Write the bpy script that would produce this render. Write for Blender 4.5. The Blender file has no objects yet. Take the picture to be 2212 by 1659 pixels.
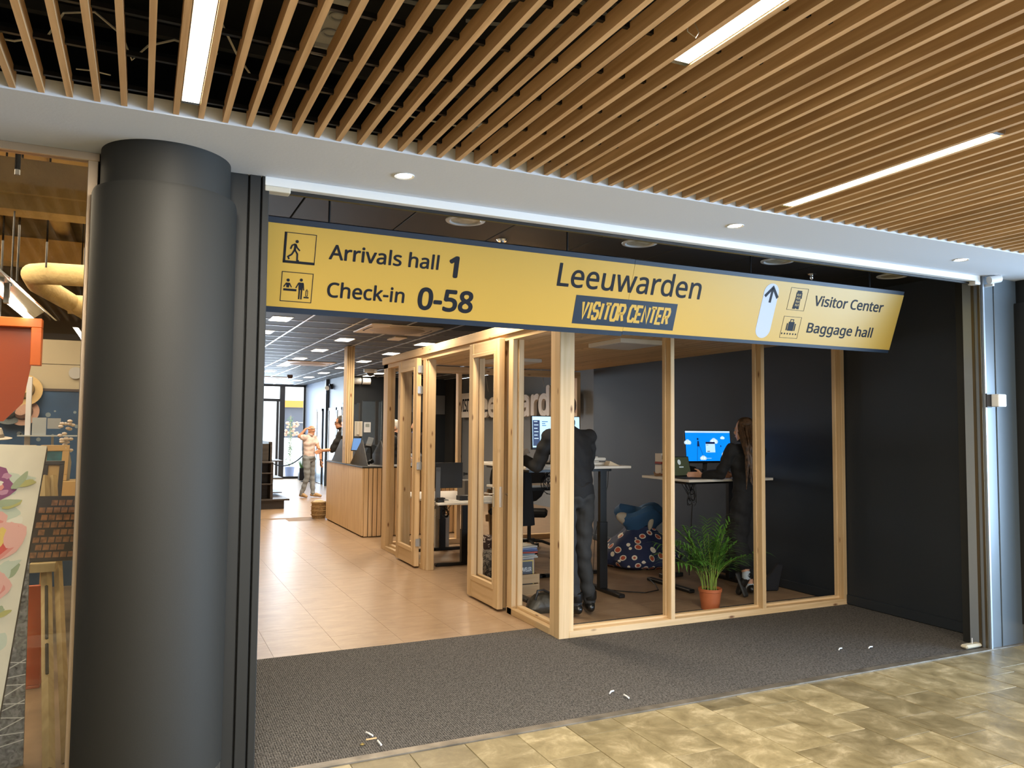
import bpy, bmesh, math, random
from mathutils import Vector, Matrix, Euler
random.seed(7)
SC = bpy.context.scene
COL = SC.collection
PI = math.pi
# ------------------------------------------------------------------ camera
cam = bpy.data.cameras.new('camera'); camo = bpy.data.objects.new('camera', cam); COL.objects.link(camo)
cam.sensor_fit = 'HORIZONTAL'; cam.sensor_width = 36.0; cam.lens = 27.504; cam.clip_start = 0.05; cam.clip_end = 300
Rc = Matrix(((0.90395, -0.03166, -0.42645), (-0.42755, -0.04739, -0.90275), (0.00837, 0.99837, -0.05638)))
camo.matrix_world = Matrix.Translation((0, 0, 1.6)) @ Rc.to_4x4()
SC.camera = camo
# ------------------------------------------------------------------ exposure
SC.view_settings.view_transform = 'Standard'; SC.view_settings.look = 'None'
SC.view_settings.exposure = 0.12; SC.view_settings.gamma = 1.0; SC.view_settings.use_curve_mapping = False
SC.cycles.use_denoising = True
SC.cycles.max_bounces = 8; SC.cycles.diffuse_bounces = 4; SC.cycles.glossy_bounces = 4; SC.cycles.transparent_max_bounces = 16
SC.cycles.sample_clamp_indirect = 6.0
SC.cycles.caustics_reflective = False; SC.cycles.caustics_refractive = False
# ------------------------------------------------------------------ world: bright overcast daylight
W = bpy.data.worlds.new('sky'); SC.world = W; W.use_nodes = True
bgn = W.node_tree.nodes['Background']; bgn.inputs[0].default_value = (0.86, 0.93, 1.0, 1); bgn.inputs[1].default_value = 4.5
# ------------------------------------------------------------------ daylight through the building's openings, plus added concourse fill
def area(name, loc, rot, sx, sy, power, color, spread=PI):
    l = bpy.data.lights.new(name, 'AREA'); l.shape = 'RECTANGLE'; l.size = sx; l.size_y = sy
    l.energy = power; l.color = color; l.spread = spread
    o = bpy.data.objects.new(name, l); COL.objects.link(o); o.location = loc; o.rotation_euler = rot
    return o
area('daylight_mall_side', (9.9, -.8, 1.25), (0, PI/2, 0), 2.3, 8.4, 1300, (0.50, 0.73, 1.0))
area('daylight_mall_back', (5.0, -8.9, 1.35), (PI/2, 0, 0), 6.0, 2.4, 240, (0.72, 0.86, 1.0))
for i_ in range(6): area('concourse_fill_strip', (-2.2+1.45*i_, -5.2, 2.76), (0, 0, 0), .06, 4.4, 50, (1.0, .90, .74))  # unseen strip-shaped fill lights added behind the camera to raise warm mall light
area('daylight_shop_back', (2.4, 24.6, 1.5), (-PI/2, 0, 0), 3.6, 2.6, 380, (0.66, 0.82, 1.0))

# ================================================================== helpers
OFF = {}
class MB:
    def __init__(s): s.bm = bmesh.new(); s.mi = 0
    def _f(s, vs):
        try:
            f = s.bm.faces.new(vs); f.material_index = s.mi; return f
        except ValueError: return None
    def box(s, x0, x1, y0, y1, z0, z1, M=None):
        c = [Vector((x, y, z)) for x in (x0, x1) for y in (y0, y1) for z in (z0, z1)]
        if M is not None: c = [M @ v for v in c]
        v = [s.bm.verts.new(p) for p in c]
        for q in ((0, 1, 3, 2), (4, 6, 7, 5), (0, 4, 5, 1), (2, 3, 7, 6), (0, 2, 6, 4), (1, 5, 7, 3)): s._f([v[i] for i in q])
        return s
    def ring(s, c, a, b, ra, rb, n):
        return [s.bm.verts.new(c + a * (ra * math.cos(2*PI*i/n)) + b * (rb * math.sin(2*PI*i/n))) for i in range(n)]
    def skin(s, rings, cap=True):
        for r0, r1 in zip(rings, rings[1:]):
            n = len(r0)
            for i in range(n): s._f([r0[i], r0[(i+1) % n], r1[(i+1) % n], r1[i]])
        if cap: s._f(list(reversed(rings[0]))); s._f(rings[-1])
        return s
    def tube(s, pts, r, n=6, cap=True):
        pts = [Vector(p) for p in pts]; rings = []; pa = None
        for i, p in enumerate(pts):
            d = (pts[min(i+1, len(pts)-1)] - pts[max(i-1, 0)])
            d = d.normalized() if d.length > 1e-9 else Vector((0, 0, 1))
            if pa is None:
                a = d.cross(Vector((0, 0, 1)) if abs(d.z) < .9 else Vector((1, 0, 0))).normalized()
            else:
                a = (pa - d * pa.dot(d)); a = a.normalized() if a.length > 1e-6 else d.orthogonal().normalized()
            pa = a; b = d.cross(a)
            rr = r(i / max(1, len(pts)-1)) if callable(r) else r
            rings.append(s.ring(p, a, b, rr, rr, n))
        return s.skin(rings, cap)
    def cyl(s, p0, p1, r0, r1=None, n=16):
        p0, p1 = Vector(p0), Vector(p1); d = (p1-p0).normalized(); a = d.orthogonal().normalized(); b = d.cross(a)
        r1 = r0 if r1 is None else r1
        return s.skin([s.ring(p0, a, b, r0, r0, n), s.ring(p1, a, b, r1, r1, n)])
    def lathe(s, prof, c, n=24, cap=True):
        c = Vector(c); X = Vector((1, 0, 0)); Y = Vector((0, 1, 0))
        return s.skin([s.ring(c + Vector((0, 0, z)), X, Y, max(r, 1e-4), max(r, 1e-4), n) for r, z in prof], cap)
    def ell(s, c, r, n=14, M=None):
        c = Vector(c); rings = []; m = n // 2 + 1
        A = (M or Matrix.Identity(3)); X, Y, Z = A.col[0], A.col[1], A.col[2]
        for j in range(m+1):
            t = PI * (j + .02) / (m + .04); rings.append(s.ring(c - Z * (r[2] * math.cos(t)), X, Y, r[0]*math.sin(t), r[1]*math.sin(t), n))
        return s.skin(rings)
    def prism(s, poly, M, d):
        a = [s.bm.verts.new(M @ Vector((x, y, 0))) for x, y in poly]; b = [s.bm.verts.new(M @ Vector((x, y, d))) for x, y in poly]
        n = len(poly)
        for i in range(n): s._f([a[i], a[(i+1) % n], b[(i+1) % n], b[i]])
        s._f(list(reversed(a))); s._f(b); return s
    def quad(s, *ps): s._f([s.bm.verts.new(Vector(p)) for p in ps]); return s

def build(name, mb, mats, parent=None, bevel=0, smooth=False, loc=None, keep=False):
    """one mesh object; world coordinates, moved to the parent's frame or to its own base"""
    bm = mb.bm
    bmesh.ops.recalc_face_normals(bm, faces=bm.faces[:])
    if bevel:
        bmesh.ops.bevel(bm, geom=[e for e in bm.edges if e.is_manifold and e.calc_face_angle(0) > .6], offset=bevel, segments=1, affect='EDGES', profile=.6)
    me = bpy.data.meshes.new(name)
    if parent is not None: off = OFF.get(parent, Vector())
    elif keep: off = Vector()
    elif loc is not None: off = Vector(loc)
    else:
        xs = [v.co for v in bm.verts]
        off = Vector(((min(v.x for v in xs)+max(v.x for v in xs))/2, (min(v.y for v in xs)+max(v.y for v in xs))/2, min(v.z for v in xs)))
    bmesh.ops.translate(bm, verts=bm.verts[:], vec=-off)
    bm.to_mesh(me); bm.free()
    for m in (mats if isinstance(mats, (list, tuple)) else [mats]): me.materials.append(m)
    if smooth:
        me.polygons.foreach_set('use_smooth', [True]*len(me.polygons))
        try: me.set_sharp_from_angle(angle=.7)
        except Exception: pass
    o = bpy.data.objects.new(name, me); COL.objects.link(o)
    if parent is not None: o.parent = parent; OFF[o] = off
    else: o.location = off; OFF[o] = off
    return o
def tag(o, label=None, cat=None, group=None, kind=None):
    if label: o['label'] = label
    if cat: o['category'] = cat
    if group: o['group'] = group
    if kind: o['kind'] = kind
    return o
def thing(name, label, cat, loc=(0, 0, 0), group=None, rotz=0, local=False):
    o = bpy.data.objects.new(name, None); COL.objects.link(o); o.empty_display_size = .1
    o.location = loc; o.rotation_euler = (0, 0, rotz); tag(o, label, cat, group)
    OFF[o] = Vector() if local else Vector(loc)
    return o
def struct(name, mb, m, parent=None, **k):
    o = build(name, mb, m, parent, **k)
    if parent is None: o['kind'] = 'structure'
    return o
def copy_tree(o, parent=None):
    c = o.copy(); COL.objects.link(c)
    if parent is not None: c.parent = parent
    for ch in list(o.children): copy_tree(ch, c)
    return c
def inst(src, name, loc, parent, off=None):
    o = bpy.data.objects.new(name, src.data); COL.objects.link(o); o.parent = parent; o.location = Vector(loc); return o

# ------------------------------------------------------------------ materials
MATS = {}
def nt(m): return m.node_tree.nodes, m.node_tree.links
def mat(name, col, rough=.6, metal=0.0, spec=.5, emit=None, es=0, bump=0, bscale=40, var=0, vscale=6, coat=0):
    m = bpy.data.materials.new(name); m.use_nodes = True; N, L = nt(m); b = N['Principled BSDF']
    c = (*col, 1) if len(col) == 3 else col
    b.inputs['Base Color'].default_value = c; b.inputs['Roughness'].default_value = rough; b.inputs['Metallic'].default_value = metal
    b.inputs['Specular IOR Level'].default_value = spec
    if coat: b.inputs['Coat Weight'].default_value = coat; b.inputs['Coat Roughness'].default_value = .08
    if emit: b.inputs['Emission Color'].default_value = (*emit, 1); b.inputs['Emission Strength'].default_value = es
    if bump or var:
        tc = N.new('ShaderNodeTexCoord')
    if var:
        n = N.new('ShaderNodeTexNoise'); n.inputs['Scale'].default_value = vscale; n.inputs['Detail'].default_value = 5
        L.new(tc.outputs['Object'], n.inputs['Vector'])
        r = N.new('ShaderNodeValToRGB'); r.color_ramp.elements[0].position = .3; r.color_ramp.elements[1].position = .7
        r.color_ramp.elements[0].color = tuple(x*(1-var) for x in c[:3]) + (1,); r.color_ramp.elements[1].color = tuple(min(1, x*(1+var)) for x in c[:3]) + (1,)
        L.new(n.outputs['Fac'], r.inputs['Fac']); L.new(r.outputs['Color'], b.inputs['Base Color'])
    if bump:
        n = N.new('ShaderNodeTexNoise'); n.inputs['Scale'].default_value = bscale; n.inputs['Detail'].default_value = 3
        L.new(tc.outputs['Object'], n.inputs['Vector'])
        bp = N.new('ShaderNodeBump'); bp.inputs['Strength'].default_value = bump; bp.inputs['Distance'].default_value = .01
        L.new(n.outputs['Fac'], bp.inputs['Height']); L.new(bp.outputs['Normal'], b.inputs['Normal'])
    MATS[name] = m; return m
def wood(name, c1, c2, axis, fine=26, rough=.55, knots=False, rnd=True):
    """grain stretched along one axis of the object"""
    m = bpy.data.materials.new(name); m.use_nodes = True; N, L = nt(m); b = N['Principled BSDF']
    tc = N.new('ShaderNodeTexCoord'); oi = N.new('ShaderNodeObjectInfo')
    mul = N.new('ShaderNodeMath'); mul.operation = 'MULTIPLY'; mul.inputs[1].default_value = 37.0; L.new(oi.outputs['Random'], mul.inputs[0])
    add = N.new('ShaderNodeVectorMath'); add.operation = 'ADD'; L.new(tc.outputs['Object'], add.inputs[0])
    cmb = N.new('ShaderNodeCombineXYZ')
    for k in range(3): L.new(mul.outputs[0], cmb.inputs[k])
    L.new(cmb.outputs[0], add.inputs[1])
    mp = N.new('ShaderNodeMapping'); sc = [fine]*3; sc[axis] = fine*.045; mp.inputs['Scale'].default_value = sc
    L.new(add.outputs[0], mp.inputs['Vector'])
    n = N.new('ShaderNodeTexNoise'); n.inputs['Scale'].default_value = 1.0; n.inputs['Detail'].default_value = 6; n.inputs['Distortion'].default_value = .6
    L.new(mp.outputs[0], n.inputs['Vector'])
    r = N.new('ShaderNodeValToRGB'); e = r.color_ramp.elements; e[0].position = .33; e[1].position = .68; e[0].color = (*c2, 1); e[1].color = (*c1, 1)
    L.new(n.outputs['Fac'], r.inputs['Fac']); out = r.outputs['Color']
    hs = N.new('ShaderNodeHueSaturation'); mr = N.new('ShaderNodeMapRange'); mr.inputs['To Min'].default_value = .86; mr.inputs['To Max'].default_value = 1.10
    L.new(oi.outputs['Random'], mr.inputs['Value']); L.new(mr.outputs[0], hs.inputs['Value']); L.new(out, hs.inputs['Color']); out = hs.outputs['Color']
    if knots:
        mp2 = N.new('ShaderNodeMapping'); s2 = [9.0]*3; s2[axis] = 3.2; mp2.inputs['Scale'].default_value = s2; L.new(add.outputs[0], mp2.inputs['Vector'])
        v = N.new('ShaderNodeTexVoronoi'); v.inputs['Scale'].default_value = 1.0; L.new(mp2.outputs[0], v.inputs['Vector'])
        r2 = N.new('ShaderNodeValToRGB'); r2.color_ramp.elements[0].position = .05; r2.color_ramp.elements[1].position = .13
        r2.color_ramp.elements[0].color = (1, 1, 1, 1); r2.color_ramp.elements[1].color = (0, 0, 0, 1); L.new(v.outputs['Distance'], r2.inputs['Fac'])
        mx = N.new('ShaderNodeMix'); mx.data_type = 'RGBA'; L.new(r2.outputs['Color'], mx.inputs['Factor']); L.new(out, mx.inputs['A']); mx.inputs['B'].default_value = (.17, .075, .03, 1)
        out = mx.outputs['Result']
    L.new(out, b.inputs['Base Color']); b.inputs['Roughness'].default_value = rough; b.inputs['Specular IOR Level'].default_value = .35
    bp = N.new('ShaderNodeBump'); bp.inputs['Strength'].default_value = .12; bp.inputs['Distance'].default_value = .004
    L.new(n.outputs['Fac'], bp.inputs['Height']); L.new(bp.outputs['Normal'], b.inputs['Normal'])
    MATS[name] = m; return m
OAK = wood('oak_slat', (.70, .46, .25), (.50, .30, .145), 1, 30)
PX, PY, PZ = [wood('pine_' + 'xyz'[k], (.68, .50, .30), (.55, .375, .195), k, 22, knots=True) for k in range(3)]
CNT = wood('larch_panel', (.90, .68, .42), (.72, .50, .28), 2, 40)
DKW = wood('dark_wood', (.060, .048, .040), (.028, .022, .02), 0, 20, .5)
EASW = wood('easel_wood', (.60, .47, .25), (.47, .35, .17), 2, 18)
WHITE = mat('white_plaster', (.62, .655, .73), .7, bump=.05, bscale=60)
WMET = mat('white_metal', (.74, .75, .76), .35, bump=.02)
DARKW = mat('dark_wall_paint', (.0092, .0142, .0215), .55, bump=.10, bscale=180)
GREYW = mat('grey_wall_paint', (.14, .15, .165), .6, bump=.06, bscale=120)
BLUEW = mat('slate_blue_wall_paint', (.048, .068, .115), .5, bump=.04, bscale=120)
CEILD = mat('charcoal_ceiling_panel', (.013, .0135, .015), .6, bump=.08, bscale=200)
COLM = mat('dark_grey_column_paint', (.0150, .0150, .0135), .64, spec=.3, bump=.04, bscale=300)
PROF = mat('anthracite_profile', (.015, .0158, .016), .5, spec=.3)
BRONZE = mat('bronze_profile', (.12, .095, .06), .35, .7)
BLUEST = mat('blue_grey_profile', (.10, .125, .15), .3, .2)
STEEL = mat('brushed_steel', (.50, .46, .40), .28, .95, bump=.03, bscale=90)
CHROME = mat('chrome', (.75, .76, .78), .18, 1.0)
BLACK = mat('black_plastic', (.010, .010, .011), .45)
BLKM = mat('black_metal', (.012, .012, .013), .35, .3)
VOID = mat('void_black', (.006, .006, .006), .9)
GROUT = mat('grout', (.42, .38, .27), .8)
CABLE = mat('cable_sheath', (.62, .60, .55), .5)
TBAR = mat('ceiling_grid_metal', (.80, .82, .86), .3, .55)
LEDW = mat('lamp_diffuser', (1, 1, 1), .5, emit=(1.0, .86, .66), es=26)
LEDP = mat('led_panel_glow', (1, 1, 1), .5, emit=(1.0, .86, .66), es=14)
OFFP = mat('unlit_diffuser', (.55, .54, .55), .5)
DESKW = mat('desk_white', (.72, .69, .64), .4)
PAPER = mat('paper', (.74, .73, .70), .7)
GREYP = mat('light_grey_plastic', (.42, .43, .44), .5)
TINT = mat('sign_letters', (.010, .012, .018), .5, spec=.12)

def stone_mat():
    m = bpy.data.materials.new('olive_slate_tile'); m.use_nodes = True; N, L = nt(m); b = N['Principled BSDF']
    tc = N.new('ShaderNodeTexCoord'); oi = N.new('ShaderNodeObjectInfo'); add = N.new('ShaderNodeVectorMath'); add.operation = 'ADD'
    mul = N.new('ShaderNodeMath'); mul.operation = 'MULTIPLY'; mul.inputs[1].default_value = 91.0; L.new(oi.outputs['Random'], mul.inputs[0])
    L.new(tc.outputs['Object'], add.inputs[0]); L.new(mul.outputs[0], add.inputs[1])
    n = N.new('ShaderNodeTexNoise'); n.inputs['Scale'].default_value = 5.5; n.inputs['Detail'].default_value = 9; n.inputs['Roughness'].default_value = .72; n.inputs['Distortion'].default_value = .45
    L.new(add.outputs[0], n.inputs['Vector'])
    r = N.new('ShaderNodeValToRGB'); e = r.color_ramp.elements; e[0].position = .30; e[0].color = (.13, .102, .050, 1); e[1].position = .70; e[1].color = (.44, .37, .235, 1)
    e2 = r.color_ramp.elements.new(.52); e2.color = (.245, .20, .11, 1)
    L.new(n.outputs['Fac'], r.inputs['Fac'])
    hs = N.new('ShaderNodeHueSaturation'); mr = N.new('ShaderNodeMapRange'); mr.inputs['To Min'].default_value = .72; mr.inputs['To Max'].default_value = 1.25
    L.new(oi.outputs['Random'], mr.inputs['Value']); L.new(mr.outputs[0], hs.inputs['Value']); L.new(r.outputs['Color'], hs.inputs['Color'])
    L.new(hs.outputs['Color'], b.inputs['Base Color'])
    mr2 = N.new('ShaderNodeMapRange'); mr2.inputs['To Min'].default_value = .22; mr2.inputs['To Max'].default_value = .5; L.new(n.outputs['Fac'], mr2.inputs['Value']); L.new(mr2.outputs[0], b.inputs['Roughness'])
    bp = N.new('ShaderNodeBump'); bp.inputs['Strength'].default_value = .25; bp.inputs['Distance'].default_value = .006
    L.new(n.outputs['Fac'], bp.inputs['Height']); L.new(bp.outputs['Normal'], b.inputs['Normal']); return m
STONE = stone_mat()
def beige_mat():
    m = bpy.data.materials.new('beige_stone_floor'); m.use_nodes = True; N, L = nt(m); b = N['Principled BSDF']
    tc = N.new('ShaderNodeTexCoord'); oi = N.new('ShaderNodeObjectInfo'); add = N.new('ShaderNodeVectorMath'); add.operation = 'ADD'
    mul = N.new('ShaderNodeMath'); mul.operation = 'MULTIPLY'; mul.inputs[1].default_value = 31.0; L.new(oi.outputs['Random'], mul.inputs[0])
    L.new(tc.outputs['Object'], add.inputs[0]); L.new(mul.outputs[0], add.inputs[1])
    n = N.new('ShaderNodeTexNoise'); n.inputs['Scale'].default_value = 4; n.inputs['Detail'].default_value = 9; n.inputs['Roughness'].default_value = .7; n.inputs['Distortion'].default_value = .8
    mp = N.new('ShaderNodeMapping'); mp.inputs['Scale'].default_value = (1, 2.6, 1); L.new(add.outputs[0], mp.inputs['Vector']); L.new(mp.outputs[0], n.inputs['Vector'])
    r = N.new('ShaderNodeValToRGB'); e = r.color_ramp.elements; e[0].position = .28; e[0].color = (.255, .165, .098, 1); e[1].position = .78; e[1].color = (.40, .28, .18, 1)
    L.new(n.outputs['Fac'], r.inputs['Fac']); L.new(r.outputs['Color'], b.inputs['Base Color'])
    b.inputs['Roughness'].default_value = .34
    bp = N.new('ShaderNodeBump'); bp.inputs['Strength'].default_value = .10; bp.inputs['Distance'].default_value = .004
    L.new(n.outputs['Fac'], bp.inputs['Height']); L.new(bp.outputs['Normal'], b.inputs['Normal']); return m
BEIGE = beige_mat()
def carpet_mat():
    m = bpy.data.materials.new('ribbed_grey_carpet'); m.use_nodes = True; N, L = nt(m); b = N['Principled BSDF']
    tc = N.new('ShaderNodeTexCoord')
    mp = N.new('ShaderNodeMapping'); mp.inputs['Scale'].default_value = (150, 60, 150); L.new(tc.outputs['Object'], mp.inputs['Vector'])
    n = N.new('ShaderNodeTexNoise'); n.inputs['Scale'].default_value = 1; n.inputs['Detail'].default_value = 2; L.new(mp.outputs[0], n.inputs['Vector'])
    w = N.new('ShaderNodeTexWave'); w.wave_type = 'BANDS'; w.bands_direction = 'X'; w.inputs['Scale'].default_value = 26; w.inputs['Distortion'].default_value = 1.2; w.inputs['Detail'].default_value = 1; w.inputs['Detail Scale'].default_value = 3
    L.new(tc.outputs['Object'], w.inputs['Vector'])
    mx = N.new('ShaderNodeMath'); mx.operation = 'MULTIPLY'; L.new(n.outputs['Fac'], mx.inputs[0])
    ad = N.new('ShaderNodeMapRange'); ad.inputs['To Min'].default_value = .65; ad.inputs['To Max'].default_value = 1.0; L.new(w.outputs['Fac'], ad.inputs['Value']); L.new(ad.outputs[0], mx.inputs[1])
    r = N.new('ShaderNodeValToRGB'); e = r.color_ramp.elements; e[0].position = .22; e[0].color = (.024, .023, .023, 1); e[1].position = .62; e[1].color = (.17, .158, .148, 1)
    L.new(mx.outputs[0], r.inputs['Fac']); L.new(r.outputs['Color'], b.inputs['Base Color']); b.inputs['Roughness'].default_value = .95; b.inputs['Specular IOR Level'].default_value = .1
    bp = N.new('ShaderNodeBump'); bp.inputs['Strength'].default_value = .6; bp.inputs['Distance'].default_value = .01
    L.new(mx.outputs[0], bp.inputs['Height']); L.new(bp.outputs['Normal'], b.inputs['Normal']); return m
CARPET = carpet_mat()
def glass_mat(name, tint=(1, 1, 1), refl=.12, rough=.0):
    m = bpy.data.materials.new(name); m.use_nodes = True; N, L = nt(m)
    for x in list(N):
        if x.type != 'OUTPUT_MATERIAL': N.remove(x)
    t = N.new('ShaderNodeBsdfTransparent'); t.inputs[0].default_value = (*tint, 1); g = N.new('ShaderNodeBsdfGlossy'); g.inputs['Roughness'].default_value = rough
    f = N.new('ShaderNodeFresnel'); f.inputs['IOR'].default_value = 1.45
    mr = N.new('ShaderNodeMath'); mr.operation = 'ADD'; mr.inputs[1].default_value = refl; L.new(f.outputs[0], mr.inputs[0]); mr.use_clamp = True
    mx = N.new('ShaderNodeMixShader'); L.new(mr.outputs[0], mx.inputs[0]); L.new(t.outputs[0], mx.inputs[1]); L.new(g.outputs[0], mx.inputs[2])
    L.new(mx.outputs[0], [x for x in N if x.type == 'OUTPUT_MATERIAL'][0].inputs[0]); return m
GLASS = glass_mat('shop_glass', (.97, .98, .97), .0)
ACRYL = glass_mat('acrylic', (.96, .97, .98), .06)

# ------------------------------------------------------------------ lettering
try:
    SANS = bpy.data.fonts.load(bpy.utils.resource_path('LOCAL') + '/datafiles/fonts/NotoSansHebrew-Regular.woff2')   # a humanist sans that ships inside Blender
except Exception:
    SANS = None
def text_mesh(s):
    cu = bpy.data.curves.new('t', 'FONT')
    if SANS: cu.font = SANS
    cu.body = s; cu.size = 1; cu.fill_mode = 'BOTH'; cu.resolution_u = 3; cu.extrude = .5
    o = bpy.data.objects.new('t', cu); COL.objects.link(o)
    dg = bpy.context.evaluated_depsgraph_get(); dg.update()
    me = bpy.data.meshes.new_from_object(o.evaluated_get(dg)); bpy.data.objects.remove(o); bpy.data.curves.remove(cu); return me
def lettering(name, s, x0, x1, y0, y1, M, depth, m, parent=None, bold=.0):
    """text fitted to a box in the plane of M (x right, y up, z out); bold fattens every stroke by that part of the em"""
    me = text_mesh(s); vs = [v.co.copy() for v in me.vertices]; fs = [tuple(p.vertices) for p in me.polygons]; bpy.data.meshes.remove(me)
    a, b, c, d = min(v.x for v in vs), max(v.x for v in vs), min(v.y for v in vs), max(v.y for v in vs); off = OFF.get(parent, Vector()) if parent is not None else Vector()
    sh = [(0, 0)] + ([(bold*math.cos(PI*k/4), bold*math.sin(PI*k/4)) for k in range(8)] if bold else [])
    V, F = [], []
    for i, (dx, dy) in enumerate(sh):
        n = len(V)
        for v in vs: V.append(M @ Vector((x0 + (v.x+dx-a+bold)/(b-a+2*bold)*(x1-x0), y0 + (v.y+dy-c+bold)/(d-c+2*bold)*(y1-y0), (v.z+.5)*depth*(1+.02*i))) - off)
        F += [tuple(q+n for q in f) for f in fs]
    me = bpy.data.meshes.new(name); me.from_pydata(V, [], F); me.materials.append(m)
    o = bpy.data.objects.new(name, me); COL.objects.link(o)
    if parent is not None: o.parent = parent; OFF[o] = off
    return o
def ribbon(mb, pts, w, M, d, closed=False):
    """a flat stroke along a 2-D polyline, mitred"""
    P = [Vector(p) for p in pts]; n = len(P); Ls, Rs = [], []
    for i in range(n):
        if closed: a, b = P[i-1], P[(i+1) % n]
        else: a, b = P[max(i-1, 0)], P[min(i+1, n-1)]
        d1 = (P[i]-a); d2 = (b-P[i]); d1 = d1.normalized() if d1.length > 1e-9 else d2.normalized(); d2 = d2.normalized() if d2.length > 1e-9 else d1
        t = (d1+d2); t = t.normalized() if t.length > 1e-6 else d1; nn = Vector((-t.y, t.x)); c = max(.72, nn.dot(Vector((-d1.y, d1.x))))
        Ls.append(P[i]+nn*(w/2/c)); Rs.append(P[i]-nn*(w/2/c))
    rng = range(n) if closed else range(n-1)
    for i in rng:
        j = (i+1) % n; q = [Ls[i], Ls[j], Rs[j], Rs[i]]
        mb.prism([(p.x, p.y) for p in q], M, d)
    return mb
def disc(mb, c, r, M, d, n=20, ry=None):
    ry = r if ry is None else ry
    return mb.prism([(c[0]+r*math.cos(2*PI*i/n), c[1]+ry*math.sin(2*PI*i/n)) for i in range(n)], M, d)
def plane_M(o, x, y):
    x = Vector(x).normalized(); y = Vector(y).normalized(); z = x.cross(y)
    return Matrix(((x.x, y.x, z.x, o[0]), (x.y, y.y, z.y, o[1]), (x.z, y.z, z.z, o[2]), (0, 0, 0, 1)))
# ================================================================== STRUCTURE
# --- mall floor: slate tiles in columns of random length
fl = struct('floor', MB().box(-9, 14.2, -9.2, 3.775, -.06, -.0055), GROUT, loc=(0, 0, 0))
first = {0: (3.415,), 1: (3.61,), 2: (3.20,), 3: (3.47,), 4: (3.63, 3.305), 5: (3.565, 3.08), 6: (3.30, 2.91), 7: (3.11, 2.80), 8: (3.36, 2.98)}
rt = random.Random(3)
for c in range(-9, 17):
    x0 = 1.825 + .293*c; y = 3.773; js = list(first.get(c, ()))
    while y > 1.1:
        y2 = js.pop(0) if js else y - rt.choice((.30, .39, .44, .49, .59))
        b = MB().box(x0+.0022, x0+.2908, y2+.0022, y-.0022, -.02, rt.uniform(-.0008, .0006))
        build('tile', b, STONE, fl, bevel=.0012); y = y2
rest = MB()
for xa, xb, ya, yb in ((-9, -.82, -9.2, 3.77), (6.80, 14.2, -9.2, 3.77), (-.82, 6.80, -9.2, .62)):
    rest.box(xa, xb, ya, yb, -.02, 0)
o = build('tile', rest, STONE, fl); o['kind'] = 'stuff'; o.name = 'far_tiles'
struct('trim_1', MB().box(.30, 6.1, 3.775, 3.832, -.01, .006), mat('worn_threshold_metal', (.23, .205, .17), .42, .55, bump=.25, bscale=30, var=.35, vscale=9))
tag(build('carpet', MB().box(.34, 5.96, 3.832, 5.68, -.02, .0012), CARPET, loc=(3, 4.7, 0)), 'dark grey ribbed entrance carpet behind the threshold strip', 'carpet')
# --- shop floor
sf = struct('floor_shop', MB().box(.3, 8.2, 5.68, 24.9, -.06, -.004), mat('beige_grout', (.20, .135, .085), .7), loc=(0, 0, 0))
k = 0
for c in range(-1, 12):
    y = 5.682 - (.55 if c % 2 else .2)
    while y < 13.5:
        x0, x1, ya, yb = max(.3, .88+.47*c), min(6.0, .88+.47*(c+1)), max(5.682, y), y+.94
        if x1 > x0+.02 and yb > ya+.02: build('tile', MB().box(x0+.0009, x1-.0009, ya+.0009, yb-.0009, -.02, 0), BEIGE, sf)
        y += .94
build('far_tiles', MB().box(.3, 8.2, 14.14, 24.9, -.02, 0).box(6.0, 8.2, 9.9, 14.14, -.02, 0), BEIGE, sf)['kind'] = 'stuff'
# --- adjoining shop floor
AS = mat('brown_stone_shop_floor', (.24, .175, .11), .35, var=.25, vscale=5)
struct('floor_gift_shop', MB().box(-5, .3, 3.775, 12, -.06, 0), AS)
# --- slat ceiling
sc_ = struct('ceiling', MB().box(-9, 14.2, -9.2, 3.9, 3.30, 3.38), VOID, loc=(0, 0, 2.785))
X0, PIT = -.450, .0886
sl = None
for i in range(-14, 96):
    if sl is None:
        sl = build('slat', MB().box(-.0105, .0105, -2.6, 3.197, 0, .058), OAK, sc_); sl.data.transform(Matrix.Translation((0, 0, 2.785)))
        sl.location = (X0+PIT*i, 0, 0)
        base = sl
    else: inst(base, 'slat', (X0+PIT*i, 0, 0), sc_)
for j in range(18):
    build('carrier_rod', MB().box(-2.0, 8.2, 3.128-.2935*j, 3.143-.2935*j, 2.826, 2.842), BLKM, sc_)
vd = MB()
for q in range(5): vd.box(-2, 8.2, 3.02-.9*q, 3.05-.9*q, 3.0, 3.04)
build('hanger_channel', vd, mat('dull_channel', (.05, .05, .05), .5, .5), sc_)
# --- white soffit over the shop fronts
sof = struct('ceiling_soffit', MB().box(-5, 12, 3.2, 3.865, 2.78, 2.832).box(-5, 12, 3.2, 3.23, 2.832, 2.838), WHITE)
struct('wall_bulkhead', MB().box(-9, 14.2, 3.84, 3.864, 2.832, 3.32), VOID)
# --- shutter rail at the opening's head
sh = thing('shutter_rail', 'long white roller shutter rail under the soffit across the shop opening', 'rail', (3.1, 3.82, 2.70))
build('rail', MB().box(.492, 5.70, 3.79, 3.835, 2.738, 2.78), WMET, sh, bevel=.002)
build('bottom_bar', MB().box(.55, 5.64, 3.838, 3.858, 2.722, 2.738), BLKM, sh)
build('end_block', MB().box(.492, .61, 3.788, 3.85, 2.712, 2.738), mat('beige_plastic', (.55, .52, .45), .5), sh, bevel=.003)
build('end_block', MB().box(5.64, 5.70, 3.788, 3.85, 2.712, 2.738), WMET, sh, bevel=.003)
build('hook', MB().cyl((.497, 3.83, 2.70), (.507, 3.83, 2.70), .022, n=14).box(.497, .507, 3.80, 3.83, 2.682, 2.70), WMET, sh)
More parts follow.
